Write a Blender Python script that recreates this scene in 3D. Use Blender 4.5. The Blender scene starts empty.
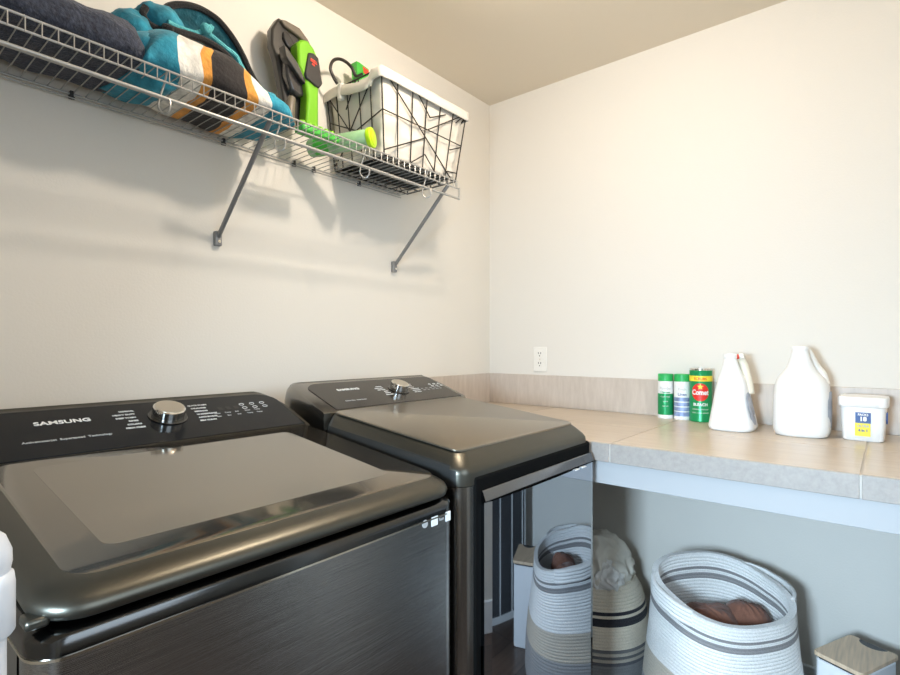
import bpy, bmesh, math, random
from mathutils import Vector, Matrix, noise
random.seed(4)
PI = math.pi
C = bpy.context.scene.collection
sc = bpy.context.scene

# ---------------------------------------------------------------- camera numbers
F, CX, CY, HC = 529., 450., 346., 1.23
def ray(px, py):
    u = (px-CX)/F; v = (CY-py)/F
    return Vector((.6386*u+.7695, -.7698*u+.6383, v))
def at(px, py, X=None, Y=None, Z=None):
    r = ray(px, py)
    t = X/r.x if X is not None else (Y/r.y if Y is not None else (Z-HC)/r.z)
    return Vector((0, 0, HC)) + r*t

# ---------------------------------------------------------------- materials
def mat(name, col, rough=.5, metal=0., bump=0., bscale=50., var=0., vscale=8., spec=None, sheen=0., coat=0.,
        trans=0., emit=None, stretch=None, ior=None, rotz=0.):
    m = bpy.data.materials.new(name); m.use_nodes = True
    nt = m.node_tree; b = nt.nodes['Principled BSDF']; L = nt.links.new
    b.inputs['Base Color'].default_value = (*col, 1)
    b.inputs['Roughness'].default_value = rough; b.inputs['Metallic'].default_value = metal
    if spec is not None: b.inputs['Specular IOR Level'].default_value = spec
    if sheen: b.inputs['Sheen Weight'].default_value = sheen
    if coat: b.inputs['Coat Weight'].default_value = coat; b.inputs['Coat Roughness'].default_value = .05
    if trans: b.inputs['Transmission Weight'].default_value = trans
    if ior: b.inputs['IOR'].default_value = ior
    tc = nt.nodes.new('ShaderNodeTexCoord'); src = tc.outputs['Object']
    if stretch:
        mp = nt.nodes.new('ShaderNodeMapping'); mp.inputs['Scale'].default_value = stretch; mp.inputs['Rotation'].default_value = (0, 0, rotz)
        L(src, mp.inputs['Vector']); src = mp.outputs['Vector']
    if var:
        n = nt.nodes.new('ShaderNodeTexNoise'); n.inputs['Scale'].default_value = vscale; n.inputs['Detail'].default_value = 5
        L(src, n.inputs['Vector'])
        r = nt.nodes.new('ShaderNodeValToRGB')
        r.color_ramp.elements[0].position = .3; r.color_ramp.elements[1].position = .7
        r.color_ramp.elements[0].color = (*[max(0, c*(1-var)) for c in col], 1)
        r.color_ramp.elements[1].color = (*[min(1, c*(1+var)) for c in col], 1)
        L(n.outputs['Fac'], r.inputs['Fac']); L(r.outputs['Color'], b.inputs['Base Color'])
    if bump:
        n2 = nt.nodes.new('ShaderNodeTexNoise'); n2.inputs['Scale'].default_value = bscale; n2.inputs['Detail'].default_value = 4
        L(src, n2.inputs['Vector'])
        bp = nt.nodes.new('ShaderNodeBump'); bp.inputs['Strength'].default_value = bump; bp.inputs['Distance'].default_value = .004
        L(n2.outputs['Fac'], bp.inputs['Height']); L(bp.outputs['Normal'], b.inputs['Normal'])
    return m

def ramp_mat(name, attr, stops, rough=.9, bump=.6, bscale=120, sheen=.3, var=.12, vscale=150, interp='CONSTANT'):
    """colour bands along a stored mesh attribute, with a woven / plush grain"""
    m = bpy.data.materials.new(name); m.use_nodes = True
    nt = m.node_tree; b = nt.nodes['Principled BSDF']; L = nt.links.new
    b.inputs['Roughness'].default_value = rough; b.inputs['Sheen Weight'].default_value = sheen
    a = nt.nodes.new('ShaderNodeAttribute'); a.attribute_name = attr
    r = nt.nodes.new('ShaderNodeValToRGB'); cr = r.color_ramp; cr.interpolation = interp
    while len(cr.elements) < len(stops): cr.elements.new(.5)
    for e, (p, c) in zip(cr.elements, stops): e.position = p; e.color = (*c, 1)
    L(a.outputs['Fac'], r.inputs['Fac'])
    tc = nt.nodes.new('ShaderNodeTexCoord')
    n = nt.nodes.new('ShaderNodeTexNoise'); n.inputs['Scale'].default_value = vscale; n.inputs['Detail'].default_value = 3
    L(tc.outputs['Object'], n.inputs['Vector'])
    hsv = nt.nodes.new('ShaderNodeHueSaturation')
    mr = nt.nodes.new('ShaderNodeMapRange'); mr.inputs['From Min'].default_value = .3; mr.inputs['From Max'].default_value = .7
    mr.inputs['To Min'].default_value = 1-var; mr.inputs['To Max'].default_value = 1+var
    L(n.outputs['Fac'], mr.inputs['Value']); L(mr.outputs['Result'], hsv.inputs['Value'])
    L(r.outputs['Color'], hsv.inputs['Color']); L(hsv.outputs['Color'], b.inputs['Base Color'])
    n2 = nt.nodes.new('ShaderNodeTexNoise'); n2.inputs['Scale'].default_value = bscale; n2.inputs['Detail'].default_value = 4
    L(tc.outputs['Object'], n2.inputs['Vector'])
    bp = nt.nodes.new('ShaderNodeBump'); bp.inputs['Strength'].default_value = bump; bp.inputs['Distance'].default_value = .004
    L(n2.outputs['Fac'], bp.inputs['Height']); L(bp.outputs['Normal'], b.inputs['Normal'])
    return m

def tile_mat(name, c1, c2, rough=.35, stretch=(3, 3, 3)):
    """porcelain tile with faint linen streaks"""
    m = bpy.data.materials.new(name); m.use_nodes = True
    nt = m.node_tree; b = nt.nodes['Principled BSDF']; L = nt.links.new
    b.inputs['Roughness'].default_value = rough
    tc = nt.nodes.new('ShaderNodeTexCoord'); mp = nt.nodes.new('ShaderNodeMapping'); mp.inputs['Scale'].default_value = stretch
    L(tc.outputs['Object'], mp.inputs['Vector'])
    n = nt.nodes.new('ShaderNodeTexNoise'); n.inputs['Scale'].default_value = 6; n.inputs['Detail'].default_value = 8; n.inputs['Roughness'].default_value = .65
    L(mp.outputs['Vector'], n.inputs['Vector'])
    r = nt.nodes.new('ShaderNodeValToRGB'); r.color_ramp.elements[0].position = .3; r.color_ramp.elements[1].position = .7
    r.color_ramp.elements[0].color = (*c1, 1); r.color_ramp.elements[1].color = (*c2, 1)
    L(n.outputs['Fac'], r.inputs['Fac']); L(r.outputs['Color'], b.inputs['Base Color'])
    return m

def plank_mat(name, c1, c2, c3, rough=.35, scale=1.):
    """wood planks running along X with grain"""
    m = bpy.data.materials.new(name); m.use_nodes = True
    nt = m.node_tree; b = nt.nodes['Principled BSDF']; L = nt.links.new
    b.inputs['Roughness'].default_value = rough
    tc = nt.nodes.new('ShaderNodeTexCoord')
    br = nt.nodes.new('ShaderNodeTexBrick'); br.inputs['Scale'].default_value = scale
    br.inputs['Brick Width'].default_value = 1.2; br.inputs['Row Height'].default_value = .15; br.inputs['Mortar Size'].default_value = .002
    br.inputs['Color1'].default_value = (*c1, 1); br.inputs['Color2'].default_value = (*c2, 1); br.inputs['Mortar'].default_value = (*c3, 1)
    L(tc.outputs['Object'], br.inputs['Vector'])
    mp = nt.nodes.new('ShaderNodeMapping'); mp.inputs['Scale'].default_value = (2*scale, 30*scale, 30*scale)
    L(tc.outputs['Object'], mp.inputs['Vector'])
    n = nt.nodes.new('ShaderNodeTexNoise'); n.inputs['Scale'].default_value = 2; n.inputs['Detail'].default_value = 6
    L(mp.outputs['Vector'], n.inputs['Vector'])
    mx = nt.nodes.new('ShaderNodeMixRGB'); mx.blend_type = 'MULTIPLY'; mx.inputs['Fac'].default_value = .7
    r = nt.nodes.new('ShaderNodeValToRGB'); r.color_ramp.elements[0].color = (.5, .5, .5, 1); r.color_ramp.elements[0].position = .3
    r.color_ramp.elements[1].position = .7
    L(n.outputs['Fac'], r.inputs['Fac']); L(br.outputs['Color'], mx.inputs['Color1']); L(r.outputs['Color'], mx.inputs['Color2'])
    L(mx.outputs['Color'], b.inputs['Base Color'])
    return m

M = {}
M['wall'] = mat('wall_paint', (.74, .70, .63), .75, bump=.12, bscale=160)
M['wall_r'] = mat('wall_paint_right', (.74, .705, .645), .75, bump=.12, bscale=160)
M['ceil'] = mat('ceiling_paint', (.76, .68, .56), .85, bump=.12, bscale=140)
M['trim'] = mat('white_trim_paint', (.80, .80, .79), .4, bump=.03)
M['apron'] = mat('apron_paint', (.47, .47, .475), .45, bump=.03)
M['steel_shaded'] = mat('shaded_side_metal', (.02, .02, .019), .55, 0., bump=.01, spec=.2)  # shade in the gap beside the washer, put into a near-black colour
M['floor'] = plank_mat('dark_wood_floor', (.085, .055, .042), (.14, .095, .072), (.02, .015, .012))
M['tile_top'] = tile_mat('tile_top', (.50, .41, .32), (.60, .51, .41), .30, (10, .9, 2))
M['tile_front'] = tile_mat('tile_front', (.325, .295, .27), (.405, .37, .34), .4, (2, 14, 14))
M['tile_splash'] = tile_mat('tile_splash', (.50, .43, .37), (.60, .53, .465), .4, (9, 9, 1.6))
M['grout'] = mat('grout', (.58, .54, .49), .8, var=.05)
M['steel'] = mat('black_stainless_brushed', (.33, .325, .32), .22, 1., bump=.10, bscale=3, var=.34, vscale=5, stretch=(1.2, 60, 420))
M['steel_v'] = mat('black_stainless_frame', (.26, .25, .235), .25, 1., bump=.02, bscale=30)
M['lidframe'] = mat('lid_frame_metallic', (.098, .093, .077), .36, .92, bump=.01, bscale=300)
M['glass_lid'] = mat('dark_tinted_lid_glass', (.255, .23, .195), .10, .9, bump=.004, bscale=4)
M['glass_in'] = mat('lid_glass_window', (.27, .245, .208), .10, .9, bump=.004, bscale=4)
M['top_metal'] = mat('dryer_top_metal', (.275, .24, .19), .28, .85, bump=.02, bscale=60)
M['door_gloss'] = mat('dryer_door_gloss', (.40, .415, .445), .025, 1., bump=.004, bscale=5)
M['doorband'] = mat('door_band_metal', (.17, .172, .18), .14, 1., bump=.004)
M['deckdark'] = mat('washer_deck_dark', (.09, .09, .09), .18, 1., bump=.01)
M['black'] = mat('black_gap', (.004, .004, .004), .7, bump=.02, spec=.05)
M['blackgloss'] = mat('black_gloss_panel', (.004, .005, .007), .10, 0., spec=.18, bump=.002, bscale=10)
M['dryergloss'] = mat('dark_gloss_panel', (.022, .018, .014), .16, 0., spec=.3, bump=.002, bscale=10)
M['chrome'] = mat('chrome', (.78, .76, .72), .14, 1., bump=.01)
M['dial_face'] = mat('brushed_dial_face', (.62, .57, .49), .28, 1., bump=.05, bscale=60, stretch=(1, 20, 20))
M['goldline'] = mat('bright_trim_line', (.72, .66, .55), .2, 1., bump=.01)
M['ink'] = mat('panel_print', (.75, .75, .73), .5, var=.03)
M['inkdim'] = mat('panel_print_dim', (.42, .42, .41), .5, var=.03)
M['wire'] = mat('shelf_wire_grey', (.42, .41, .385), .35, .35, bump=.02)
M['brace'] = mat('brace_grey_metal', (.26, .26, .26), .4, .5, bump=.03)
M['clip'] = mat('dark_clip', (.035, .035, .035), .5, bump=.03)
M['blackwire'] = mat('black_wire', (.02, .016, .012), .45, .2, bump=.03)
M['liner'] = mat('white_cotton_liner', (.70, .655, .575), .9, bump=.5, bscale=18, sheen=.2, var=.03)
M['navy'] = mat('navy_plush', (.036, .043, .066), .95, bump=1., bscale=160, sheen=.15, var=.5, vscale=110)
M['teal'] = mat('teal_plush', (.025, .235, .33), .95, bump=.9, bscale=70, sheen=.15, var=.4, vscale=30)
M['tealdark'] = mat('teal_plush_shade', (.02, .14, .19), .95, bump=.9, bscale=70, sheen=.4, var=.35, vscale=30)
M['tealcord'] = mat('teal_cord', (.10, .42, .46), .9, bump=.8, bscale=200, var=.2)
M['piping'] = mat('black_piping', (.008, .008, .009), .9, bump=.6, bscale=250, sheen=.15)
M['vac_grey'] = mat('graphite_plastic', (.038, .035, .032), .32, bump=.03, coat=.2)
M['vac_top'] = mat('warm_grey_plastic', (.13, .108, .08), .45, bump=.03)
M['vac_smoke'] = mat('smoky_tank', (.035, .033, .034), .12, bump=.01, coat=.5)
M['lime'] = mat('lime_plastic', (.17, .46, .012), .35, bump=.02)
M['limecap'] = mat('lime_yellow_cap', (.50, .80, .01), .35, bump=.02)
M['greencl'] = mat('pale_green_plastic', (.30, .52, .28), .25, bump=.02, var=.25, vscale=12, coat=.3)
M['green'] = mat('leaf_green_plastic', (.06, .42, .05), .4, bump=.02)
M['red'] = mat('red_print', (.75, .06, .03), .5, var=.05)
M['yellow'] = mat('yellow_print', (.92, .74, .05), .5, var=.05)
M['white_pl'] = mat('white_plastic', (.86, .855, .84), .35, bump=.02, coat=.1)
M['white_pl2'] = mat('off_white_plastic', (.83, .80, .74), .4, bump=.02)
M['translucent'] = mat('cloudy_plastic', (.80, .75, .62), .35, bump=.02, var=.1)
M['label_grey'] = mat('grey_blue_label', (.42, .46, .54), .5, var=.25, vscale=40)
M['label_white'] = mat('white_label', (.82, .83, .82), .5, var=.04)
M['label_blue'] = mat('blue_label', (.05, .11, .30), .5, var=.15, vscale=60)
M['label_bluepale'] = mat('pale_blue_label', (.28, .36, .60), .45, .2, var=.3, vscale=60)
M['cangreen'] = mat('green_can_print', (.01, .30, .10), .32, .25, bump=.01)
M['capgreen'] = mat('green_cap', (.02, .40, .10), .4, bump=.03)
M['canred'] = mat('can_red', (.72, .03, .02), .4, var=.05)
M['bin_white'] = mat('white_bin_metal', (.84, .85, .87), .35, bump=.02)
M['bamboo'] = mat('bamboo_lid', (.72, .54, .375), .45, bump=.1, bscale=40, var=.16, vscale=6, stretch=(1.5, 22, 1), rotz=.43)
M['darkslot'] = mat('dark_slot', (.03, .035, .04), .4, bump=.03)
M['cloth_beige'] = mat('beige_cloth', (.72, .67, .58), .95, bump=.5, bscale=60, var=.10, vscale=12)
M['cloth_white'] = mat('white_cloth', (.80, .78, .74), .95, bump=.4, bscale=60, var=.05)
M['cloth_pink'] = mat('rust_pink_cloth', (.21, .088, .055), .9, bump=.5, bscale=90, var=.3, vscale=18, sheen=.2)
M['doorgrey'] = mat('dark_grey_door', (.07, .07, .075), .4, bump=.03)
M['pole'] = mat('white_pole_plastic', (.78, .80, .84), .35, bump=.02)

# ---------------------------------------------------------------- mesh helpers
ORG = {}
def obj(name, bm, m, parent=None, smooth=True, bevel=0., kind=None, angle=40, seg=2):
    if isinstance(bm, bmesh.types.BMesh):
        bmesh.ops.recalc_face_normals(bm, faces=bm.faces[:])
        me = bpy.data.meshes.new(name); bm.to_mesh(me); bm.free()
    else:
        me = bm
    o = bpy.data.objects.new(name, me); C.objects.link(o)
    for mm in (m if isinstance(m, (list, tuple)) else [m]): me.materials.append(mm)
    if parent is not None:
        root = parent
        while root.parent is not None: root = root.parent
        L = ORG.get(root.name, Vector((0, 0, 0)))
        me.transform(Matrix.Translation(-L)); o.parent = parent
    else:
        xs = [v.co for v in me.vertices]
        lo = Vector((min(c.x for c in xs), min(c.y for c in xs), min(c.z for c in xs)))
        hi = Vector((max(c.x for c in xs), max(c.y for c in xs), max(c.z for c in xs)))
        L = Vector(((lo.x+hi.x)/2, (lo.y+hi.y)/2, lo.z))
        me.transform(Matrix.Translation(-L)); o.location = L; ORG[o.name] = L
    if bevel:
        b = o.modifiers.new('bevel', 'BEVEL'); b.width = bevel; b.segments = seg; b.limit_method = 'ANGLE'; b.angle_limit = math.radians(35)
    if smooth:
        for p in me.polygons: p.use_smooth = True
        try:
            me.set_sharp_from_angle(angle=math.radians(angle))
        except Exception: pass
    if kind: o['kind'] = kind
    return o
def thing(name, label, cat, loc, group=None):
    o = bpy.data.objects.new(name, None); C.objects.link(o); o.location = loc; o.empty_display_size = .05
    ORG[o.name] = Vector(loc); o['label'] = label; o['category'] = cat
    if group: o['group'] = group
    return o
def tag(o, label, cat, group=None):
    o['label'] = label; o['category'] = cat
    if group: o['group'] = group
    return o
def NB(): return bmesh.new()
def box(bm, x0, x1, y0, y1, z0, z1):
    vs = [bm.verts.new(p) for p in ((x0,y0,z0),(x1,y0,z0),(x1,y1,z0),(x0,y1,z0),(x0,y0,z1),(x1,y0,z1),(x1,y1,z1),(x0,y1,z1))]
    for f in ((0,3,2,1),(4,5,6,7),(0,1,5,4),(1,2,6,5),(2,3,7,6),(3,0,4,7)): bm.faces.new([vs[i] for i in f])
    return bm
def BX(*a): return box(NB(), *a)
def tube(bm, pts, r, seg=8, closed=False, cap=True, radii=None):
    pts = [Vector(p) for p in pts]; n = len(pts); rings = []
    ref = None
    for i, p in enumerate(pts):
        if closed: d = pts[(i+1) % n]-pts[i-1]
        else: d = pts[min(i+1, n-1)]-pts[max(i-1, 0)]
        if d.length < 1e-9: d = Vector((0, 0, 1))
        d.normalize()
        if ref is None:
            ref = Vector((0, 0, 1)) if abs(d.z) < .9 else Vector((1, 0, 0))
        a = ref-d*ref.dot(d)
        if a.length < 1e-6:
            a = d.orthogonal()
        a.normalize(); ref = a; b = d.cross(a)
        rr = radii[i] if radii else r
        rings.append([bm.verts.new(p+(a*math.cos(2*PI*k/seg)+b*math.sin(2*PI*k/seg))*rr) for k in range(seg)])
    for i in range(n if closed else n-1):
        A, B = rings[i], rings[(i+1) % n]
        for k in range(seg): bm.faces.new((A[k], A[(k+1) % seg], B[(k+1) % seg], B[k]))
    if cap and not closed:
        bm.faces.new(rings[0][::-1]); bm.faces.new(rings[-1])
    return bm
def TB(pts, r, **k): return tube(NB(), pts, r, **k)
def loft(bm, rings, cap0=True, cap1=True, closed=True):
    R = [[bm.verts.new(p) for p in r] for r in rings]; n = len(R[0])
    for A, B in zip(R, R[1:]):
        for k in range(n if closed else n-1):
            bm.faces.new((A[k], A[(k+1) % n], B[(k+1) % n], B[k]))
    if cap0: bm.faces.new(R[0][::-1])
    if cap1: bm.faces.new(R[-1])
    return R
def lathe(bm, c, prof, seg=40, cap0=True, cap1=True):
    return loft(bm, [[(c[0]+r*math.cos(2*PI*k/seg), c[1]+r*math.sin(2*PI*k/seg), c[2]+z) for k in range(seg)] for r, z in prof], cap0, cap1)
def rrect(x0, x1, y0, y1, r, n=6):
    r = min(r, (x1-x0)/2-1e-4, (y1-y0)/2-1e-4); out = []
    for cx, cy, a0 in ((x1-r, y1-r, 0), (x0+r, y1-r, PI/2), (x0+r, y0+r, PI), (x1-r, y0+r, 1.5*PI)):
        for i in range(n+1):
            a = a0+PI/2*i/n; out.append((cx+r*math.cos(a), cy+r*math.sin(a)))
    return out
def selipse(cx, cy, rx, ry, e=2.5, n=48, rot=0.):
    out = []
    for k in range(n):
        a = 2*PI*k/n; c, s = math.cos(a), math.sin(a)
        x = rx*math.copysign(abs(c)**(2/e), c); y = ry*math.copysign(abs(s)**(2/e), s)
        out.append((cx+x*math.cos(rot)-y*math.sin(rot), cy+x*math.sin(rot)+y*math.cos(rot)))
    return out
def prism(bm, pts, off):
    """extrude a planar outline by a vector"""
    off = Vector(off); pts = [Vector(p) for p in pts]
    A = [bm.verts.new(p) for p in pts]; B = [bm.verts.new(p+off) for p in pts]; n = len(A)
    bm.faces.new(A); bm.faces.new(B[::-1])
    for k in range(n): bm.faces.new((A[k], B[k], B[(k+1) % n], A[(k+1) % n]))
    return bm
def PR(pts, off): return prism(NB(), pts, off)
def smoothline(pts, n=8, closed=False):
    pts = [Vector(p) for p in pts]; N = len(pts); out = []
    for i in range(N if closed else N-1):
        p0 = pts[i-1] if (closed or i > 0) else pts[i]*2-pts[i+1]
        p1 = pts[i]; p2 = pts[(i+1) % N]
        p3 = pts[(i+2) % N] if (closed or i+2 < N) else p2*2-p1
        for k in range(n):
            t = k/n
            out.append(.5*((2*p1)+(p2-p0)*t+(2*p0-5*p1+4*p2-p3)*t*t+(3*p1-p0-3*p2+p3)*t**3))
    if not closed: out.append(pts[-1])
    return out
def disp(bm, amp, scale, seed=0.):
    bm.normal_update()
    for v in bm.verts:
        v.co += v.normal*amp*noise.noise(v.co*scale+Vector((seed, seed*1.7, -seed)))
def cyl(bm, p, d, r, h, seg=32, chamfer=0.):
    """cylinder from point p along direction d"""
    d = Vector(d).normalized(); a = d.orthogonal().normalized(); b = d.cross(a); p = Vector(p)
    prof = [(r-chamfer, 0), (r, chamfer), (r, h-chamfer), (r-chamfer, h)] if chamfer else [(r, 0), (r, h)]
    loft(bm, [[p+d*z+(a*math.cos(2*PI*k/seg)+b*math.sin(2*PI*k/seg))*rr for k in range(seg)] for rr, z in prof])
    return bm
def CY_(*a, **k): return cyl(NB(), *a, **k)
def text(name, s, size, origin, ux, uy, m, parent, align='LEFT', bold=0., squash=1., thick=.0004):
    cu = bpy.data.curves.new(name, 'FONT'); cu.body = s; cu.size = size; cu.align_x = align; cu.extrude = thick; cu.offset = bold
    cu.resolution_u = 3
    o = bpy.data.objects.new(name, cu); C.objects.link(o)
    dg = bpy.context.evaluated_depsgraph_get()
    me = bpy.data.meshes.new_from_object(o.evaluated_get(dg))
    bpy.data.objects.remove(o); bpy.data.curves.remove(cu)
    ux = Vector(ux).normalized(); uy = Vector(uy).normalized(); n = ux.cross(uy)
    mt = Matrix(((ux.x*squash, uy.x, n.x, origin[0]), (ux.y*squash, uy.y, n.y, origin[1]), (ux.z*squash, uy.z, n.z, origin[2]), (0, 0, 0, 1)))
    me.transform(mt)
    me.materials.clear()
    return obj(name, me, m, parent, smooth=False)

# ================================================================= SETTING
XW, YW, ZC, XL, YF = 2.18, 1.549, 2.441, -.95, -.37
obj('floor', BX(XL-.1, XW+.1, -2.2, YW+.1, -.1, 0), M['floor'], kind='structure', smooth=False)
obj('ceiling', BX(XL-.1, XW+.1, -2.2, YW+.1, ZC, ZC+.1), M['ceil'], kind='structure', smooth=False)
obj('wall_back', BX(XL-.1, XW+.1, YW, YW+.1, 0, ZC), M['wall'], kind='structure', smooth=False)
obj('wall_right', BX(XW, XW+.1, -2.2, YW, 0, ZC), M['wall_r'], kind='structure', smooth=False)
obj('wall_left', BX(XL-.1, XL, -2.2, YW, 0, ZC), M['wall'], kind='structure', smooth=False)
bm = NB(); box(bm, 1.14, XW, YF-.1, YF, 0, ZC); box(bm, XL, 1.14, YF-.1, YF, 2.06, ZC); box(bm, XL, -.3, YF-.1, YF, 0, 2.06)
obj('wall_front', bm, M['wall'], kind='structure', smooth=False)
obj('wall_hall', BX(XL-.1, XW+.1, -2.3, -2.2, 0, ZC), M['wall'], kind='structure', smooth=False)
def baseboard(name, pts_box):
    x0, x1, y0, y1 = pts_box
    o = obj(name, BX(x0, x1, y0, y1, 0, .14), M['trim'], kind='structure', bevel=.004)
baseboard('baseboard_right', (XW-.014, XW, YF, YW))
baseboard('baseboard_back', (XL, XW-.014, YW-.014, YW))
baseboard('baseboard_front', (1.22, XW-.014, YF, YF+.014))
bm = NB(); box(bm, 1.13, 1.22, YF, YF+.018, 0, 2.14); box(bm, -.38, -.29, YF, YF+.018, 0, 2.14); box(bm, -.29, 1.13, YF, YF+.018, 2.05, 2.14)
obj('trim_3', bm, M['trim'], kind='structure', bevel=.003)
# tile upstand along both walls
obj('trim_1', BX(XW-.012, XW, YF, YW, .95, 1.095), M['tile_splash'], kind='structure', bevel=.0015)
obj('trim_2', BX(1.46, XW-.0125, YW-.012, YW, .95, 1.095), M['tile_splash'], kind='structure', bevel=.0015)
# dark striped panel stored under the counter just past the frame, seen as a reflection in the dryer door
A, B = Vector((1.62, -.235)), Vector((2.09, -.085)); d = (B-A).normalized(); nrm = Vector((-d.y, d.x))
bm = NB()
def slab(bm, a, b, t0, t1, z0, z1):
    p = [A+d*a+nrm*t0, A+d*b+nrm*t0, A+d*b+nrm*t1, A+d*a+nrm*t1]
    prism(bm, [(q.x, q.y, z0) for q in p], (0, 0, z1-z0))
sp = thing('storage_panel', 'dark grey panel with thin white vertical stripes, reflected at left of dryer door', 'panel', ((A.x+B.x)/2, (A.y+B.y)/2, 0))
slab(bm, 0, (B-A).length, 0, .03, 0, .80)
obj('panel_board', bm, M['doorgrey'], sp, bevel=.002)
W = (B-A).length
for a in (0, .022, .11, .20, .29, .38, W-.03, W-.008):
    bm = NB(); slab(bm, a, a+.006, .03, .034, .03, .80); obj('stripe', bm, M['trim'], sp, smooth=False)
bm = NB(); slab(bm, 0, W, .03, .036, 0, .03); obj('bottom_rail', bm, M['trim'], sp, smooth=False)

# ================================================================= COUNTERTOP
ct = thing('countertop', 'beige tiled counter with grey tiled front edge running along right wall', 'countertop', (1.82, .5, .89))
YE = YF+.02
bm = NB(); g = .0022
xs = [1.4665, 1.818, XW-.0125]; ys = [YE, .047, .615, 1.175, YW-.0125]
for i in range(2):
    for j in range(4): box(bm, xs[i]+g*(i > 0), xs[i+1]-g*(i < 1), ys[j]+g*(j > 0), ys[j+1]-g*(j < 3), .938, .95)
obj('tile_surface', bm, M['tile_top'], ct, bevel=.0008, smooth=False)
bm = NB()
for j in range(4): box(bm, 1.456, 1.4655, ys[j]+g*(j > 0), ys[j+1]-g*(j < 3), .896, .9495)
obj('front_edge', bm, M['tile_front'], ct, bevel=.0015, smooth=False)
bm = NB(); box(bm, 1.459, XW-.0125, YE, YW-.0125, .898, .9478)
obj('grout_bed', bm, M['grout'], ct, smooth=False)
obj('apron', BX(1.475, 1.495, YE, YW-.0125,   .828, .898), M['apron'], ct, bevel=.002, smooth=False)
obj('support_panel', BX(1.495, XW, YE, YW-.0125, .868, .898), M['trim'], ct, smooth=False)

# ================================================================= OUTLET
ot = thing('wall_outlet', 'white duplex power outlet on right wall above tile upstand', 'outlet', (XW, 1.257, 1.111))
obj('cover_plate', BX(XW-.006, XW, 1.221, 1.293, 1.110, 1.226), M['white_pl2'], ot, bevel=.003)
for z in (1.145, 1.191):
    bm = NB(); prism(bm, [(XW-.0085, 1.257+.017*math.cos(a)*1.0, z+.0155*math.sin(a)) for a in [2*PI*k/20 for k in range(20)]], (.003, 0, 0))
    rc = obj('receptacle', bm, M['white_pl2'], ot)
    bm = NB()
    box(bm, XW-.0092, XW-.008, 1.262, 1.2645, z+.001, z+.010); box(bm, XW-.0092, XW-.008, 1.2495, 1.252, z+.001, z+.010)
    cyl(bm, (XW-.0092, 1.257, z-.007), (1, 0, 0), .0026, .001, 12)
    obj('slot', bm, M['black'], rc, smooth=False)
obj('screw', CY_((XW-.0075, 1.257, 1.168), (1, 0, 0), .003, .003, 12), M['chrome'], ot)

# ================================================================= MACHINES
def ring_prof(x0, x1, y0, y1, r, prof, slope, yref, zref, n=7, flat=None):
    rings = []
    for ins, dz, *k in prof:
        kk = k[0] if k else 1.
        rings.append([(x, y, zref+dz+slope*(y-yref)*kk) for x, y in rrect(x0+ins, x1-ins, y0+ins, y1, max(.004, r-ins*.6), n)])
    return rings
def console(root, x0, x1, yb, zb, ztop, face_mat, frame_mat, ins, rs=1.):
    """raked control panel with rounded upper corners"""
    D = .182; yt = yb+D; yk = yb+.215; R = .055; W = x1-x0
    ds = [0, .002, .006, .012, .02, .03, .040, .048, R]
    xs = [x0+q for q in ds]+[x1-q*rs for q in ds[::-1]]
    dd = ds+ds[::-1]; rings = []
    for x, q in zip(xs, dd):
        drop = (R-math.sqrt(max(0, R*R-(R-q)**2)))*.85+.004*(q == 0)
        zt = ztop-drop; s = (zt-zb)/(ztop-zb); ek = 1-math.sqrt(max(0, 1-(1-q/R)**2)); yk = yb+.215-.06*ek
        rings.append([(x, yb-.004, zb-.06), (x, yb-.004, zb-.004), (x, yb, zb), (x, yb+D*s*.93, zb+(ztop-zb)*s*.945),
                      (x, yb+D*s, zt-.0015), (x, min(yb+D*s+.010, yk-.03), zt+.001), (x, min(yt+.015, yk-.018), zt),
                      (x, yk-.008, zt-.008), (x, yk, zt-.03), (x, yk, zb-.06)])
    bm = NB(); loft(bm, rings)
    cb = obj('console', bm, frame_mat, root, angle=35)
    # glossy face
    v = Vector((0, D*.93, (ztop-zb)*.945)); vn = v.normalized(); L = v.length; n = Vector((0, -vn.z, vn.y))
    O = Vector((x0, yb, zb))
    r = .055; o2 = []
    i2 = min(ins, .018); pts2 = [(ins-.002, .002), (W-i2+.002, .002)]
    for i in range(9):
        a = PI/2*i/8; rr_ = r*rs; pts2.append((W-i2-rr_+rr_*math.cos(a), L-rr_*.8-.006+rr_*.8*math.sin(a)))
    for i in range(9):
        a = PI/2+PI/2*i/8; pts2.append((ins+r+r*math.cos(a), L-r*.8-.006+r*.8*math.sin(a)))
    P = lambda a, b, h=0.: O+Vector((a, 0, 0))+vn*b+n*h
    bm = NB(); prism(bm, [P(a, b, -.001) for a, b in pts2], n*.0028)
    obj('control_panel', bm, face_mat, root, bevel=.0008)
    return P, n, vn, L, W
def on_face(px, py, P, n):
    o = Vector((0, 0, HC)); r = ray(px, py); q = P(0, 0); t = (q-o).dot(n)/r.dot(n); h = o+r*t-q
    vn = (P(0, 1)-P(0, 0)); return h.x, h.dot(vn)
def dial(root, P, n, vn, a, b, r):
    bm = NB(); cyl(bm, P(a, b, .0012), n, r*1.22, .004, 40, .0015)
    obj('dial_ring', bm, M['deckdark'], root)
    bm = NB(); cyl(bm, P(a, b, .004), n, r, .022, 48, .002)
    dk = obj('dial', bm, M['chrome'], root)
    obj('dial_face', CY_(P(a, b, .0258), n, r*.88, .0009, 40), M['dial_face'], dk)
LEFT_W = ['NORMAL', 'HEAVY DUTY', 'DEEP WASH', 'RINSE', 'COLORS', 'PERM PRESS']
RIGHT_W = ['QUICK WASH', 'DELICATES', 'BEDDING', 'WATERPROOF', 'ACTIVEWEAR', 'SELF CLEAN']
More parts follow.
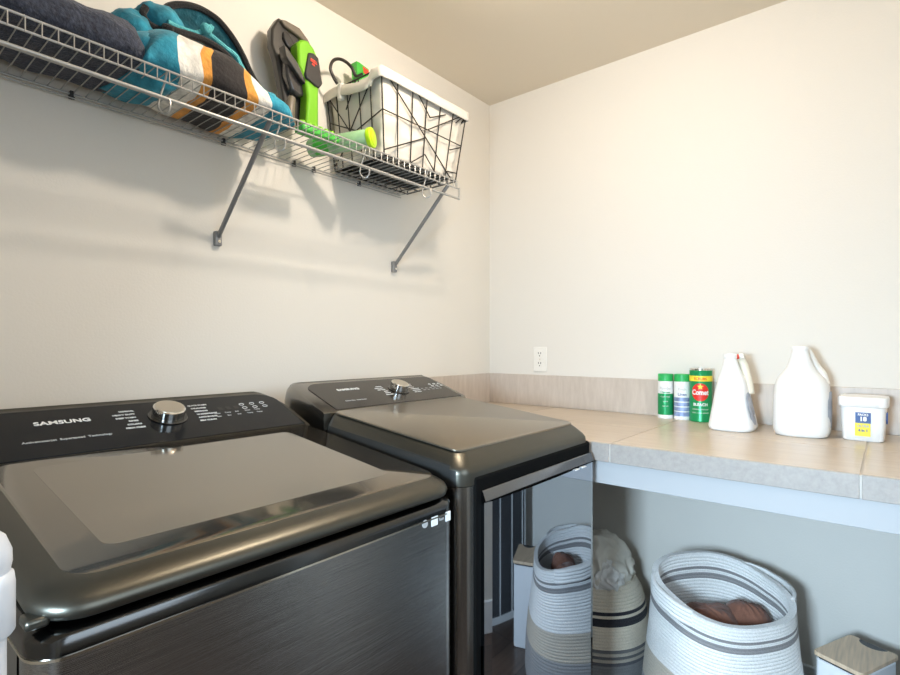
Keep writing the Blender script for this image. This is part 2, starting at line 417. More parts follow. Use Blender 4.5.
def panel_print(root, P, n, vn, dial_a, dial_b, logo_a, logo_b, logo_sz, sub, sub_a, sub_b, sub_sz, W, right_a, k=1.):
    ux = Vector((1, 0, 0))
    text('brand_lettering', 'SAMSUNG', logo_sz, P(logo_a, logo_b, .0022), ux, vn, M['ink'], root, bold=.00045, squash=1.12)
    text('slogan_lettering', sub, sub_sz, P(sub_a, sub_b, .0022), ux, vn, M['inkdim'], root, bold=.00012)
    for i in range(6):
        b = dial_b+.036*k-i*.0145*k; sp = (.050+.006*(1-abs(i-2.5)/2.5))*k
        text('cycle_lettering', LEFT_W[i], .0072*k, P(dial_a-sp-.008*k, b, .0022), ux, vn, M['ink'], root, align='RIGHT', bold=.00012)
        text('cycle_lettering', RIGHT_W[i], .0072*k, P(dial_a+sp+.008*k, b, .0022), ux, vn, M['ink'], root, bold=.00012)
    for i in range(5):
        for j in range(2):
            text('option_lettering', random.choice(['Temp', 'Rinse', 'Spin', 'Soil', 'Delay', 'Eco', 'Soak']), .0064*k,
                 P(right_a+i*.026*k, dial_b-.012*k-.014*j*k+.004*i*k*.2, .0022), ux, vn, M['inkdim'], root, bold=.0001)
    for i in range(3):
        for j in range(2):
            bm = NB(); a, b = right_a+(.085+.028*i)*k, dial_b+(.006+.018*j)*k
            tube(bm, [P(a+.006*k*math.cos(q), b+.005*k*math.sin(q), .0022) for q in [2*PI*t/14 for t in range(14)]], .0007, seg=5, closed=True)
            obj('button_mark', bm, M['ink'], root)
    bm = NB()
    for i in range(3): a = right_a+(.018+.02*i)*k; box(bm, 0, 0.0001, 0, .0001, 0, .0001) if False else prism(bm, [P(a, dial_b+.004*k, .0018), P(a+.012*k, dial_b+.004*k, .0018), P(a+.012*k, dial_b+.02*k, .0018), P(a, dial_b+.02*k, .0018)], n*.0003)
    obj('display_digit', bm, M['dryergloss'], root, smooth=False)

# ---- washer
WX0, WX1, WYF = .139, .818, .660
wm = thing('washing_machine', 'dark stainless top-load washing machine with glass lid, nearest appliance at left', 'washing machine', ((WX0+WX1)/2, .97, 0))
bm = NB(); loft(bm, [[(x, y, z) for x, y in rrect(WX0, WX1, WYF+.010, 1.42, .035)] for z in (.03, .905)])
obj('cabinet', bm, M['steel_v'], wm)
bm = NB(); loft(bm, [[(x, y, z) for x, y in rrect(WX0, WX1, WYF, WYF+.09, .035)] for z in (.06, .904)])
obj('front_panel', bm, M['steel'], wm)
bm = NB(); loft(bm, [[(x, y, z) for x, y in rrect(WX0-.0008, WX1+.0008, WYF-.0012, WYF+.2, .036)] for z in (.9035, .9065)])
obj('trim_line', bm, M['goldline'], wm)
bm = NB(); loft(bm, [[(x, y, z) for x, y in rrect(WX0+i, WX1-i, WYF+i, 1.42, .036)] for i, z in ((0, .9065), (0, .923), (.004, .929), (.014, .932), (.03, .933))])
obj('top_deck', bm, M['deckdark'], wm)
for p in ((WX0+.05, WYF+.06), (WX1-.05, WYF+.06), (WX0+.05, 1.22), (WX1-.05, 1.22)):
    bm = NB(); lathe(bm, (p[0], p[1], 0), [(.022, 0), (.022, .012), (.012, .014), (.012, .035)], 20); obj('foot', bm, M['black'], wm)
SL = .13; lz = lambda y: .966+SL*(y-.667)
prof = [(.03, -.030, .6), (.012, -.029, .7), (.003, -.0245, .85), (0, -.017), (.003, -.0095), (.011, -.0045), (.025, -.001), (.041, 0)]
bm = NB(); loft(bm, ring_prof(WX0+.002, WX1-.002, WYF-.006, 1.152, .055, prof, SL, .667, .9665))
obj('lid', bm, M['lidframe'], wm, angle=60)
lid = C.objects['lid']
bm = NB()
loft(bm, [[(x, y, lz(y)+h) for x, y in rrect(WX0+.042+i, WX1-.012-i, WYF+.038+i, 1.185, .035)] for i, h in ((0, -.004), (0, .0004), (.001, .001))])
obj('lid_glass', bm, M['glass_lid'], lid)
bm = NB()
loft(bm, [[(x, y, lz(y)+h) for x, y in rrect(WX0+.095, WX1-.09, WYF+.095, 1.11, .02)] for h in (.0006, .00125)])
obj('lid_window', bm, M['glass_in'], lid)
# lid bumper / hinge block at the near left corner
bm = NB(); box(bm, WX0-.002, WX0+.02, .672, .70, .938, .95)
obj('lid_bumper', bm, M['lidframe'], wm, bevel=.004)
P, n, vn, L, W = console(wm, WX0, WX1, 1.152, lz(1.152)+.001, 1.105, M['blackgloss'], M['lidframe'], .012)
a, b = on_face(168, 417, P, n)
dial(wm, P, n, vn, a, b, .033)
la, lb = on_face(34, 427, P, n); le, _ = on_face(86, 421, P, n); sa, sb = on_face(22, 445.5, P, n); ra, rb = on_face(216, 416, P, n)
panel_print(wm, P, n, vn, a, b, la, lb, .0185, 'Activewaterjet  Superspeed  Technology', sa, sb, .0088, W, ra)
# energy marks on the washer front
bm = NB(); x0 = at(424.5, 521, Y=WYF).x
cyl(bm, (at(425, 524, Y=WYF).x, WYF-.0008, at(425, 524, Y=WYF).z), (0, 1, 0), .0075, .001, 20); obj('round_emblem', bm, M['inkdim'], wm, smooth=False)
for q0, q1 in ((431.5, 437.5), (445.5, 450.2)):
    bm = NB(); p0 = at(q0, 527-(q0-431)*.37, Y=WYF); p1 = at(q1, 515.5-(q1-437)*.37, Y=WYF)
    box(bm, p0.x, p1.x, WYF-.0008, WYF+.001, p0.z, p1.z); obj('sticker', bm, M['label_white'], wm, smooth=False)
p0 = at(439, 521, Y=WYF); text('model_lettering', 'Smart', .008, (p0.x, WYF-.0006, p0.z), (1, 0, 0), (0, 0, 1), M['inkdim'], wm, squash=.7)

# ---- dryer
DX0, DX1, DYF = .842, 1.436, .667
dm = thing('clothes_dryer', 'dark stainless front-load dryer with glossy mirror door, right of the washer', 'dryer', ((DX0+DX1)/2, .97, 0))
bm = NB(); loft(bm, [[(x, y, z) for x, y in rrect(DX0, DX1, DYF, 1.40, .03)] for z in (.03, .9385)])
obj('cabinet', bm, M['steel_v'], dm)
for p in ((DX0+.05, DYF+.06), (DX1-.05, DYF+.06), (DX0+.05, 1.22), (DX1-.05, 1.22)):
    bm = NB(); lathe(bm, (p[0], p[1], 0), [(.022, 0), (.022, .012), (.012, .014), (.012, .035)], 20); obj('foot', bm, M['black'], dm)
SD = .118; dz_ = lambda y: 1.008+SD*(y-.70)
prof = [(0, 0, 0), (0, .025, .35), (.001, .034, .7), (.006, .042, .9), (.022, .057, 1), (.034, .066, 1), (.040, .068, 1)]
rings = []
for ins, dz, k in prof:
    rings.append([(x, y, .9395+dz+SD*(y-.70)*k) for x, y in rrect(DX0+ins, DX1-ins, DYF-.001+ins, 1.13, max(.012, .034-ins*.3), 7)])
bm = NB(); loft(bm, rings); tcv = obj('top_cover', bm, [M['lidframe'], M['steel_shaded']], dm, angle=50)
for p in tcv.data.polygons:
    if p.normal.x < -.9: p.material_index = 1  # left side of the cover gets the painted shade
bm = NB(); loft(bm, [[(x, y, dz_(y)+h) for x, y in rrect(DX0+.028+i, DX1-.033-i, DYF+.032+i, 1.120, .022)] for i, h in ((0, -.003), (0, .0003), (.0015, .0012))])
obj('top_plate', bm, M['top_metal'], dm)
P, n, vn, L, W = console(dm, DX0, DX1, 1.125, dz_(1.125)+.001, 1.124, M['dryergloss'], M['steel_v'], .048, .4)
a, b = on_face(398.5, 390, P, n); dial(dm, P, n, vn, a, b, .029)
la, lb = on_face(338, 391.5, P, n); sa, sb = on_face(346, 402, P, n); ra, rb = on_face(421, 389, P, n)
panel_print(dm, P, n, vn, a, b, la, lb, .0160, 'Sensor Dry   Multi Steam', sa, sb, .0075, W, ra, .82)
# door recess and glossy door
bm = NB(); box(bm, .880, DX1-.002, DYF-.004, DYF+.05, .05, .957)
obj('door_recess', bm, M['black'], dm, bevel=.008)
dx0, dx1 = .902, DX1-.006
bm = NB(); loft(bm, [[(x, y, z) for x, z in rrect(dx0+i, dx1-i, .07+i, .900, .012, 5)] for i, y in ((.001, DYF+.004), (0, DYF-.004), (0, DYF-.0125))], True, False)
nx, nz = 24, 24; gx0, gx1, gz0, gz1 = dx0, dx1, .07, .900
V = [[bm.verts.new((gx0+(gx1-gx0)*a/nx, DYF-.0165-.007*(1-(2*a/nx-1)**2)+(.004 if a in (0, nx) or c_ == 0 else 0), gz0+(gz1-gz0)*c_/nz)) for a in range(nx+1)] for c_ in range(nz+1)]
for c_ in range(nz):
    for a in range(nx): bm.faces.new((V[c_][a], V[c_][a+1], V[c_+1][a+1], V[c_+1][a]))
door = obj('door', bm, M['door_gloss'], dm, angle=10)
bm = NB(); loft(bm, [[(x, DYF+.004, .9005), (x, DYF-.0155, .9005), (x, DYF-.0155, .903), (x, DYF-.0085, .922), (x, DYF-.006, .924), (x, DYF+.004, .924)] for x in (dx0+.001, dx0+.006, dx1-.001)])
obj('door_trim', bm, M['doorband'], door, angle=12)
bm = NB(); box(bm, dx0+.03, dx1-.001, DYF-.0166, DYF-.010, .8992, .9012); obj('trim_seam', bm, M['black'], door, smooth=False)
bm = NB(); box(bm, .902, .915, DYF-.012, DYF+.004, .30, .60); obj('door_handle', bm, M['black'], door, bevel=.003)
for q0, q1 in ((574.2, 577.8), (580.8, 584.4)):
    bm = NB(); p0 = at(q0, 463-(q0-574)*.4, Y=DYF-.0185); p1 = at(q1, 454.5-(q1-577)*.4, Y=DYF-.0185)
    box(bm, p0.x, p1.x, DYF-.0240, DYF-.014, min(.896, p0.z), min(.8985, p1.z)); obj('sticker', bm, M['label_white'], door, smooth=False)

# ---- white pole with rounded cap at the washer's near left corner
pl = thing('upright_pole', 'white upright plastic pole with rounded cap beside washer, cut by left frame edge', 'pole', (.0885, .586, 0))
c = (.0885, .586); zt = 1.078
bm = NB(); lathe(bm, (c[0], c[1], 0), [(.05, 0), (.05, .015), (.0185, .03), (.0185, 1.04)], 28); obj('shaft', bm, M['pole'], pl)
bm = NB(); lathe(bm, (c[0], c[1], 0), [(.0225, .985), (.0245, .988), (.0245, 1.028), (.0235, 1.036), (.0205, 1.038)], 28); obj('collar', bm, M['pole'], pl, angle=50)
bm = NB(); lathe(bm, (c[0], c[1], 0), [(.021, 1.038), (.0225, 1.046), (.0222, 1.056), (.018, 1.068), (.010, 1.076), (.003, 1.078)], 28); obj('cap', bm, M['pole'], pl)

# ================================================================= WIRE SHELF
SX0, SX1, SY0, SY1, SZ = -.55, 1.548, 1.244, 1.540, 1.848
sh = thing('wire_shelf', 'grey coated wire shelf on angled metal braces along back wall', 'shelf', ((SX0+SX1)/2, YW, 1.54))
bm = NB(); x = .0042+SX0
nv = 0
while x < SX1:
    tube(bm, [(x, SY1, SZ+.002), (x, SY0+.002, SZ+.002), (x, SY0-.001, SZ-.001), (x, SY0-.001, 1.819)], .0013, seg=5)
    x += .0258
obj('deck_wires', bm, M['wire'], sh, smooth=True)
bm = NB()
for y, z, r in ((SY0, SZ-.0012, .0026), (SY0+.0015, 1.8205, .0026), (SY1, SZ-.0015, .003), (1.395, SZ-.0015, .0028), (SY1-.004, SZ-.012, .0016)):
    tube(bm, [(SX0, y, z), (SX1-.01, y, z)], r, seg=8)
obj('long_rails', bm, M['wire'], sh)
obj('hanging_rod', TB([(SX0, SY0-.004, 1.7815), (SX1, SY0-.004, 1.7815)], .0042, seg=12), M['wire'], sh)
bm = NB(); tube(bm, [(SX1, SY0-.004, 1.778), (SX1, SY0-.004, 1.822)], .004, seg=8); tube(bm, [(SX1-.012, SY0, 1.8205), (SX1, SY0-.002, 1.8205)], .003); tube(bm, [(SX1-.012, SY0, SZ), (SX1-.012, SY0, 1.82)], .0025)
obj('end_cap', bm, M['wire'], sh)
for hx in (-.35, -.06, .503, .795, 1.09, 1.375):
    pts = smoothline([(hx+.006, SY0+.004, SZ-.002), (hx+.002, SY0+.008, 1.82), (hx-.006, SY0+.014, 1.785), (hx-.008, SY0+.015, 1.765), (hx-.003, SY0+.006, 1.751), (hx+.003, SY0-.006, 1.751), (hx+.006, SY0-.012, 1.764), (hx+.006, SY0-.010, 1.780)], 6)
    obj('rod_hook', TB(pts, .0022, seg=7), M['wire'], sh)
for bx in (.772, 1.503, -.05):
    bm = NB(); tube(bm, [(bx, SY0+.012, 1.826), (bx, 1.536, 1.556)], .0068, seg=10)
    br = obj('support_brace', bm, M['brace'], sh)
    bm = NB(); box(bm, bx-.010, bx+.010, 1.532, YW, 1.528, 1.572); obj('brace_foot', bm, M['brace'], br, bevel=.003)
    bm = NB(); cyl(bm, (bx, 1.5285, 1.541), (0, 1, 0), .0045, .006, 12); obj('screw', bm, M['chrome'], br)
for cx in (.405, .79, 1.035, 1.115, 1.32, .10, -.25):
    bm = NB(); box(bm, cx-.004, cx+.004, 1.535, YW, 1.836, 1.854); tube(bm, [(cx-.007, SY1, SZ-.010), (cx+.007, SY1, SZ-.010)], .0042, seg=10)
    obj('wall_clip', bm, M['clip'], sh, bevel=.002)
ZS = SZ+.0035

# ================================================================= BLANKETS
def plush_loft(rings, amp, scale, seed, sub=0):
    bm = NB(); loft(bm, rings)
    if amp: disp(bm, amp, scale, seed)
    return bm
# navy folded throw: flattened roll along X with rounded right end
rings = []
x0, x1 = -.22, .487
N = 46
for i in range(N+1):
    t = i/N; x = x0+(x1-x0)*t
    e = min(1, (x1-x)/.055); e = math.sqrt(max(0, 1-(1-e)**2)) if e < 1 else 1
    e2 = min(1, (x-x0)/.05); e2 = math.sqrt(max(0, 1-(1-e2)**2)) if e2 < 1 else 1
    e = max(.05, min(e, e2))
    hh = (.112+.004*math.sin(x*14))*e; cy = 1.398; ry = .138*(.45+.55*e)
    pts = []
    for k in range(40):
        a = 2*PI*k/40; c, s = math.cos(a), math.sin(a)
        y = cy+ry*math.copysign(abs(c)**.75, c)*(1.0 if s < .2 else 1-.10*s)
        z = ZS+.002+hh/2+hh/2*math.copysign(abs(s)**(.9 if s > 0 else .4), s)
        pts.append((x, y, max(ZS+.002, z)))
    rings.append(pts)
bm = plush_loft(rings, .008, 22, 3.)
for v in bm.verts: v.co.z = max(ZS, v.co.z); v.co.y = min(1.542, v.co.y)
nb = obj('folded_blanket', bm, M['navy'], angle=180)
tag(nb, 'dark navy plush blanket folded on wire shelf, left of teal striped blanket', 'blanket', None)

# teal striped blanket
tb = thing('hooded_blanket', 'teal plush blanket with white, orange and black stripes piled on wire shelf', 'blanket', (.66, 1.39, ZS))
hx = [(.452, .03), (.46, .08), (.475, .112), (.50, .132), (.54, .146), (.58, .150), (.62, .150), (.66, .144), (.70, .132), (.74, .112), (.78, .085), (.82, .058), (.85, .035), (.868, .015)]
rings = []; K = 56; xs_ = []
def interp(tab, x):
    for (a, ya), (b, yb) in zip(tab, tab[1:]):
        if a <= x <= b: return ya+(yb-ya)*(x-a)/(b-a)
    return tab[-1][1] if x > tab[-1][0] else tab[0][1]
NX = 64
for i in range(NX+1):
    x = .452+(.868-.452)*i/NX; h = interp(hx, x)
    pts = []
    front = 1.262+.01*math.sin(x*30)
    for k in range(K):
        a = 2*PI*k/K; c, s = math.cos(a), math.sin(a)
        ry = .139 if h > .06 else .09+.8*h; cy = 1.401
        y = cy+ry*math.copysign(abs(c)**.8, c)*(1 if s < 0 else 1-.18*s*s)+.02*max(0, s)
        z = ZS+h/2+h/2*math.copysign(abs(s)**(.85 if s > 0 else .35), s)
        pts.append((x+.02*max(0, s)*math.sin(h*6)-.015*c, y, z))
    rings.append(pts)
bm = plush_loft(rings, .014, 13, 7.)
for v in bm.verts: v.co.z = max(ZS, v.co.z); v.co.y = min(1.541, v.co.y)
# colour bands follow X, leaning with height
lay = bm.verts.layers.float.new('band')
for v in bm.verts:
    q = v.co.x+.16*(1.30-v.co.y)*.4-.10*(v.co.z-ZS)+.012*math.sin(v.co.z*40)+.006*noise.noise(v.co*25)
    v[lay] = min(.999, max(0, (q-.42)/.44))
TE, WH, OR, BK = (.02, .235, .34), (.74, .72, .66), (.66, .29, .05), (.020, .017, .017)
mb = ramp_mat('striped_plush', 'band', [(0, TE), (.27, WH), (.40, OR), (.455, BK), (.66, OR), (.715, WH), (.80, TE)], bump=.9, bscale=80, sheen=.08, var=.25, vscale=35)
obj('blanket_body', bm, mb, tb, angle=180)
def lump(c, r, amp=.012, sc_=14, seed=0., rot=0.):
    bm = NB(); bmesh.ops.create_icosphere(bm, subdivisions=4, radius=1)
    for v in bm.verts:
        p = Vector((v.co.x*r[0], v.co.y*r[1], v.co.z*r[2]))
        p = Matrix.Rotation(rot, 3, 'Y') @ p
        v.co = p+Vector(c)
    disp(bm, amp, sc_, seed); disp(bm, amp*.35, sc_*3.2, seed+4); return bm
p = at(127, 26, Y=1.46); obj('blanket_fold', lump((p.x+.012, 1.462, p.z-.02), (.055, .07, .052), .014, 18, 1.), M['teal'], tb, angle=180)
p = at(160, 22, Y=1.46); obj('blanket_fold', lump((p.x, 1.465, p.z-.012), (.060, .07, .050), .012, 20, 5.), M['teal'], tb, angle=180)
p = at(268, 100, Y=1.44); obj('blanket_fold', lump((p.x-.004, 1.45, p.z-.012), (.030, .05, .030), .012, 24, 2., .5), M['teal'], tb, angle=180)
p = at(160, 50, Y=1.33); obj('blanket_fold', lump((p.x-.01, 1.345, p.z-.03), (.072, .06, .072), .016, 20, 9.), M['teal'], tb, angle=180)
p = at(224, 74, Y=1.30)
# hood: leaf shaped pocket, edged with black piping, lying over the top of the pile
YH = 1.44
outer = [at(x, y, Y=YH) for x, y in ((164, 26), (163, 14), (170, 6), (186, 5), (203, 10), (220, 22), (234, 40), (244, 58), (251, 74), (258, 86))]
inner = [at(x, y, Y=YH-.07) for x, y in ((258, 89), (246, 79), (236, 66), (222, 51), (206, 41), (190, 35), (176, 31), (166, 27))]
o_s = smoothline(outer, 6); i_s = smoothline(inner[::-1], 6)
m_ = min(len(o_s), len(i_s)); o_s = [o_s[int(k*(len(o_s)-1)/(m_-1))] for k in range(m_)]; i_s = [i_s[int(k*(len(i_s)-1)/(m_-1))] for k in range(m_)]
bm = NB(); rows = []
for k in range(m_):
    rr = []
    for j in range(13):
        t = j/12; p = o_s[k].lerp(i_s[k], t); p = p+Vector((0, .05*math.sin(PI*t), -.018*math.sin(PI*t))); rr.append(p)
    rows.append(rr)
loft(bm, rows, False, False, closed=False)
bmesh.ops.solidify(bm, geom=bm.faces[:], thickness=.006)
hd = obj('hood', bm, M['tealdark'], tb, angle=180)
# quilted outer back of the hood rising behind
loop = o_s+[q for q in i_s[::-1]]
obj('piping', TB(smoothline([loop[k] for k in range(0, len(loop), 3)], 4, True), .0088, seg=8, closed=True), M['piping'], hd)
pp = smoothline([at(x, y, Y=1.415) for x, y in ((146, 7), (143, 14), (148, 23), (158, 29), (170, 33))], 6)
obj('piping', TB(pp, .0085, seg=8), M['piping'], tb)
cp = smoothline([at(x, y, Y=YH-.045) for x, y in ((168, 22), (180, 28), (196, 33), (206, 29), (212, 27), (208, 33), (214, 38), (226, 48), (236, 56), (241, 66), (246, 74))], 6)
obj('cord', TB(cp, .0065, seg=8), M['tealcord'], tb)
kn = at(206, 29, Y=YH-.055); obj('cord_knot', lump((kn.x, kn.y, kn.z), (.016, .014, .013), .004, 60, 3.), M['tealcord'], tb, angle=180)

# ================================================================= HAND VACUUM
vc = thing('portable_cleaner', 'dark grey and lime green portable stain cleaner standing on wire shelf', 'cleaner', (.97, 1.42, ZS))
def sil(pts, Y): return [at(x, y, Y=Y) for x, y in pts]
Yv = 1.455
bm = PR(sil([(279, 17), (284, 21), (302, 33), (309, 46), (311, 62), (306, 82), (300, 128), (283, 128), (284, 100), (277, 60), (272, 44), (272, 28)], Yv), (0, .032, 0))
obj('body', bm, M['vac_grey'], vc, bevel=.006)
bm = PR(sil([(281, 19), (286, 20), (300, 28), (308, 39), (312, 47), (306, 42), (300, 37), (292, 31), (285, 26)], Yv-.012), (0, .06, 0))
obj('nozzle', bm, M['vac_top'], vc, bevel=.004)
bm = PR(sil([(285, 47), (290, 50), (306, 78), (308, 96), (300, 97), (292, 90), (287, 74)], Yv-.028), (0, .06, 0))
obj('tank', bm, M['vac_smoke'], vc, bevel=.008)
bm = PR(sil([(284, 31), (289, 33), (296, 46), (295, 52), (288, 46), (284, 38)], Yv-.010), (0, .03, 0))
obj('tank_window', bm, M['vac_smoke'], vc, bevel=.003)
bm = PR(sil([(284, 44), (288, 48), (308, 78), (306, 84), (302, 80), (286, 56)], Yv-.045), (0, .03, 0))
obj('strap_bar', bm, M['vac_grey'], vc, bevel=.003)
bm = PR(sil([(298, 42), (302, 39), (308, 40), (314, 48), (320, 62), (323, 84), (319, 89), (319, 128), (306, 128), (308, 96), (306, 80), (299, 64)], Yv-.05), (0, .045, 0))
obj('handle', bm, M['lime'], vc, bevel=.007)
bm = PR(sil([(309, 52), (314, 53), (319, 58), (323, 84), (320, 88), (316, 86), (307, 78), (305.5, 73)], Yv-.057), (0, .03, 0))
cpn = obj('control_panel', bm, M['vac_smoke'], vc, bevel=.004)
p0 = at(310.5, 60.5, Y=Yv-.0585)
text('brand_lettering', 'BISSELL', .0125, p0, (1, 0, -.18), (.12, 0, 1), M['red'], cpn, bold=.0005, squash=.62)
p0 = at(312, 64.5, Y=Yv-.0585); text('model_lettering', 'stain', .010, p0, (1, 0, -.18), (.12, 0, 1), M['red'], cpn, bold=.0004, squash=.6)
# silvery foot / hose cuff
bm = NB(); pts = sil([(290, 128), (289, 116), (290, 106), (292, 98)], Yv-.04); tube(bm, pts, .013, radii=[.019, .018, .016, .012], seg=16)
obj('hose_cuff', bm, M['vac_top'], vc)
# lime brush tool lying at the foot
bm = NB(); y0 = 1.318
box(bm, .900, 1.035, y0-.022, y0+.022, ZS, ZS+.022)
bt = obj('brush_tool', bm, M['green'], vc, bevel=.006)
bm = NB()
for i in range(6):
    bx_ = .914+.021*i; lathe(bm, (bx_, y0, ZS+.020), [(.0095, 0), (.0095, .012), (.007, .017), (.002, .018)], 14)
obj('brush_tuft', bm, M['lime'], bt)
# ---- pale green bottle
A_, B_ = Vector((1.050, 1.475, ZS+.031)), Vector((1.148, 1.272, ZS+.047)); dv = (B_-A_).normalized()
gb = thing('spray_bottle', 'pale green translucent cylinder bottle with lime yellow end cap on wire shelf', 'bottle', (1.10, 1.37, ZS))
Ln = (B_-A_).length; a1 = dv.orthogonal().normalized(); b1 = dv.cross(a1)
def axial(prof, seg=32):
    bm = NB(); loft(bm, [[A_+dv*(z*Ln)+(a1*math.cos(2*PI*k/seg)+b1*math.sin(2*PI*k/seg))*r for k in range(seg)] for r, z in prof]); return bm
obj('bottle_body', axial([(.012, 0), (.026, .01), (.0295, .05), (.0295, .93), (.028, .95)]), M['greencl'], gb, angle=50)
obj('cap_rim', axial([(.031, .93), (.0325, .94), (.0325, .99), (.030, 1.0)]), M['limecap'], gb)
obj('cap', axial([(.0245, .99), (.0245, 1.006), (.022, 1.012)]), M['limecap'], gb)
obj('bottle_band', axial([(.0299, .12), (.0299, .34)]), M['green'], gb)

# ================================================================= WIRE BASKET WITH LINER
wb = thing('wire_basket', 'black geometric wire basket with white cloth liner on right end of wire shelf', 'basket', (1.385, 1.395, ZS))
bx0, bx1, tx0, tx1 = 1.192, 1.560, 1.168, 1.612
by0, by1, ty0, ty1 = 1.268, 1.522, 1.256, 1.538
zb_, zt_ = ZS+.003, 2.126
def bas(u, v, w):  # u along X, v along Y, w height
    xa, xb = bx0+(tx0-bx0)*w, bx1+(tx1-bx1)*w; ya, yb = by0+(ty0-by0)*w, by1+(ty1-by1)*w
    return Vector((xa+(xb-xa)*u, ya+(yb-ya)*v, zb_+(zt_-zb_)*w))
bm = NB(); r_ = .0022
def wl(bm, *pp, r=r_): tube(bm, pp, r, seg=6)
for w in (0, 1):
    wl(bm, bas(0, 0, w), bas(1, 0, w), r=.003); wl(bm, bas(1, 0, w), bas(1, 1, w), r=.003); wl(bm, bas(1, 1, w), bas(0, 1, w), r=.003); wl(bm, bas(0, 1, w), bas(0, 0, w), r=.003)
for u, v in ((0, 0), (1, 0), (1, 1), (0, 1)): wl(bm, bas(u, v, 0), bas(u, v, 1), r=.0026)
obj('frame', bm, M['blackwire'], wb)
def wires(face):
    bm = NB()
    segs = [((i/6, 0), (i/6, 1)) for i in range(1, 6)]
    segs += [((0, .53), (.52, .53)), ((.52, .53), (1, .52)), ((.03, .99), (.92, .02)), ((.35, .99), (.55, .70)), ((.55, .70), (.74, .84)), ((.52, .52), (1, .99)),
             ((0, .06), (.52, .42)), ((.33, .02), (.52, .20)), ((.52, .20), (.68, .02)), ((.98, .96), (.88, .80)), ((1, .5), (.85, .40)), ((1, .12), (.86, .10))]
    for (a, b), (c, d2) in segs:
        if face == 'front': wl(bm, bas(a, 0, b), bas(c, 0, d2))
        elif face == 'back': wl(bm, bas(a, 1, b), bas(c, 1, d2))
        elif face == 'right': wl(bm, bas(1, a, b), bas(1, c, d2))
    return bm
obj('front_wires', wires('front'), M['blackwire'], wb); obj('back_wires', wires('back'), M['blackwire'], wb)
bm = NB()
for i in (.2, .4, .62, .82): wl(bm, bas(0, i, 0), bas(0, i, 1))
for a, b in (((0, .53), (.5, .40)), ((.5, .40), (1, .62)), ((.12, .99), (.62, .42)), ((.45, .99), (.66, .70)), ((.62, .42), (.95, .9)), ((.3, 0), (.6, .35)), ((.6, .35), (1, .05))):
    wl(bm, bas(0, *a), bas(0, *b))
obj('side_wires', bm, M['blackwire'], wb)
bm = NB()
for i in range(1, 6): wl(bm, bas(1, i/6, 0), bas(1, i/6, 1))
for a, b in (((0, .5), (1, .5)), ((0, .95), (.8, .1)), ((.3, 0), (1, .9))): wl(bm, bas(1, *a), bas(1, *b))
obj('side_wires', bm, M['blackwire'], wb)
bm = NB()
for i in range(1, 8): wl(bm, bas(i/8, 0, 0), bas(i/8, 1, 0), r=.0018)
for i in (1, 2, 3): wl(bm, bas(0, i/4, 0), bas(1, i/4, 0))
obj('bottom_wires', bm, M['blackwire'], wb)
# liner bag: open top, wrinkled
def lring(ins, w, z=None, n=9):
    p0 = bas(0, 0, min(1, w)); p1 = bas(1, 1, min(1, w)); out = []
    base = [(p0.x+ins, p0.y+ins), (p1.x-ins, p0.y+ins), (p1.x-ins, p1.y-ins), (p0.x+ins, p1.y-ins)]
    for k in range(4):
        a, b = base[k], base[(k+1) % 4]; m2 = 26 if k % 2 == 0 else 18
        for i in range(m2): t = i/m2; out.append((a[0]+(b[0]-a[0])*t, a[1]+(b[1]-a[1])*t, p0.z if z is None else z))
    return out
rings = [lring(.010, .03+.97*i/22) for i in range(23)]
bm = NB(); loft(bm, rings+[lring(.014, 1-.97*i/14, None) for i in range(0, 15)], True, True)
for v in bm.verts:
    k = (v.co.z-zb_)/(zt_-zb_); k = max(0, min(1, k)); amp = .020*(1-k)**.7+.001
    v.co.y += amp*(noise.noise(Vector((v.co.x*9, v.co.z*26, 1.3)))) ; v.co.x += amp*.5*noise.noise(Vector((v.co.y*16, v.co.z*26, 4.)))
for v in bm.verts:
    k = max(0, min(1, (v.co.z-zb_)/(zt_-zb_))); v.co.y = max(v.co.y, by0+(ty0-by0)*k+.0035); v.co.x = max(v.co.x, bx0+(tx0-bx0)*k+.0035)
obj('liner', bm, M['liner'], wb, angle=180)
rings = []
for ins, dz in ((.012, -.03), (.006, -.006), (.001, .008), (-.006, .006), (-.0075, -.008), (-.0080, -.026), (-.006, -.0295), (-.003, -.028)):
    rings.append([(x, y, z+dz) for x, y, z in lring(ins, 1.)])
bm = NB(); loft(bm, rings, False, False)
for v in bm.verts:
    sag = max(0, 1-(v.co.x-1.165)/.05) if v.co.x < 1.215 else 0
    v.co.z -= sag*.022*(.5+.5*math.sin((v.co.y-1.26)*20))*(v.co.y > 1.30)
    v.co.z += .0025*noise.noise(v.co*22)
obj('liner_rim', bm, M['liner'], wb, angle=180)
# things in the basket
ad = thing('power_adapter', 'white plug adapter with looped black cord poking out of wire basket', 'adapter', (1.24, 1.42, 2.03))
q = at(341, 86, Y=1.46)
bm = NB(); box(bm, q.x-.009, q.x+.011, 1.448, 1.472, q.z-.05, q.z+.008); obj('plug_body', bm, M['white_pl2'], ad, bevel=.006)
bm = NB(); tube(bm, [(q.x+.01, 1.46, q.z-.002), (q.x+.045, 1.455, q.z+.010)], .005, seg=12); obj('plug_arm', bm, M['white_pl2'], ad)
cp = smoothline([at(x, y, Y=1.462) for x, y in ((337.5, 84), (333, 76), (330.5, 68), (333, 61), (339, 59), (346, 62), (352, 68), (356, 76), (362, 74))], 6)
obj('cord', TB(cp, .0055, seg=8), M['blackwire'], ad)
gp = sil([(356.5, 61), (359, 62), (369, 69.5), (368, 120), (360, 120)], 1.46)
g1 = obj('product_box', PR(gp, (0, .03, 0)), M['green'], None, bevel=.001)
tag(g1, 'small green packet sticking up from wire basket behind white liner rim', 'packet')
g1.data.materials.append(M['red'])
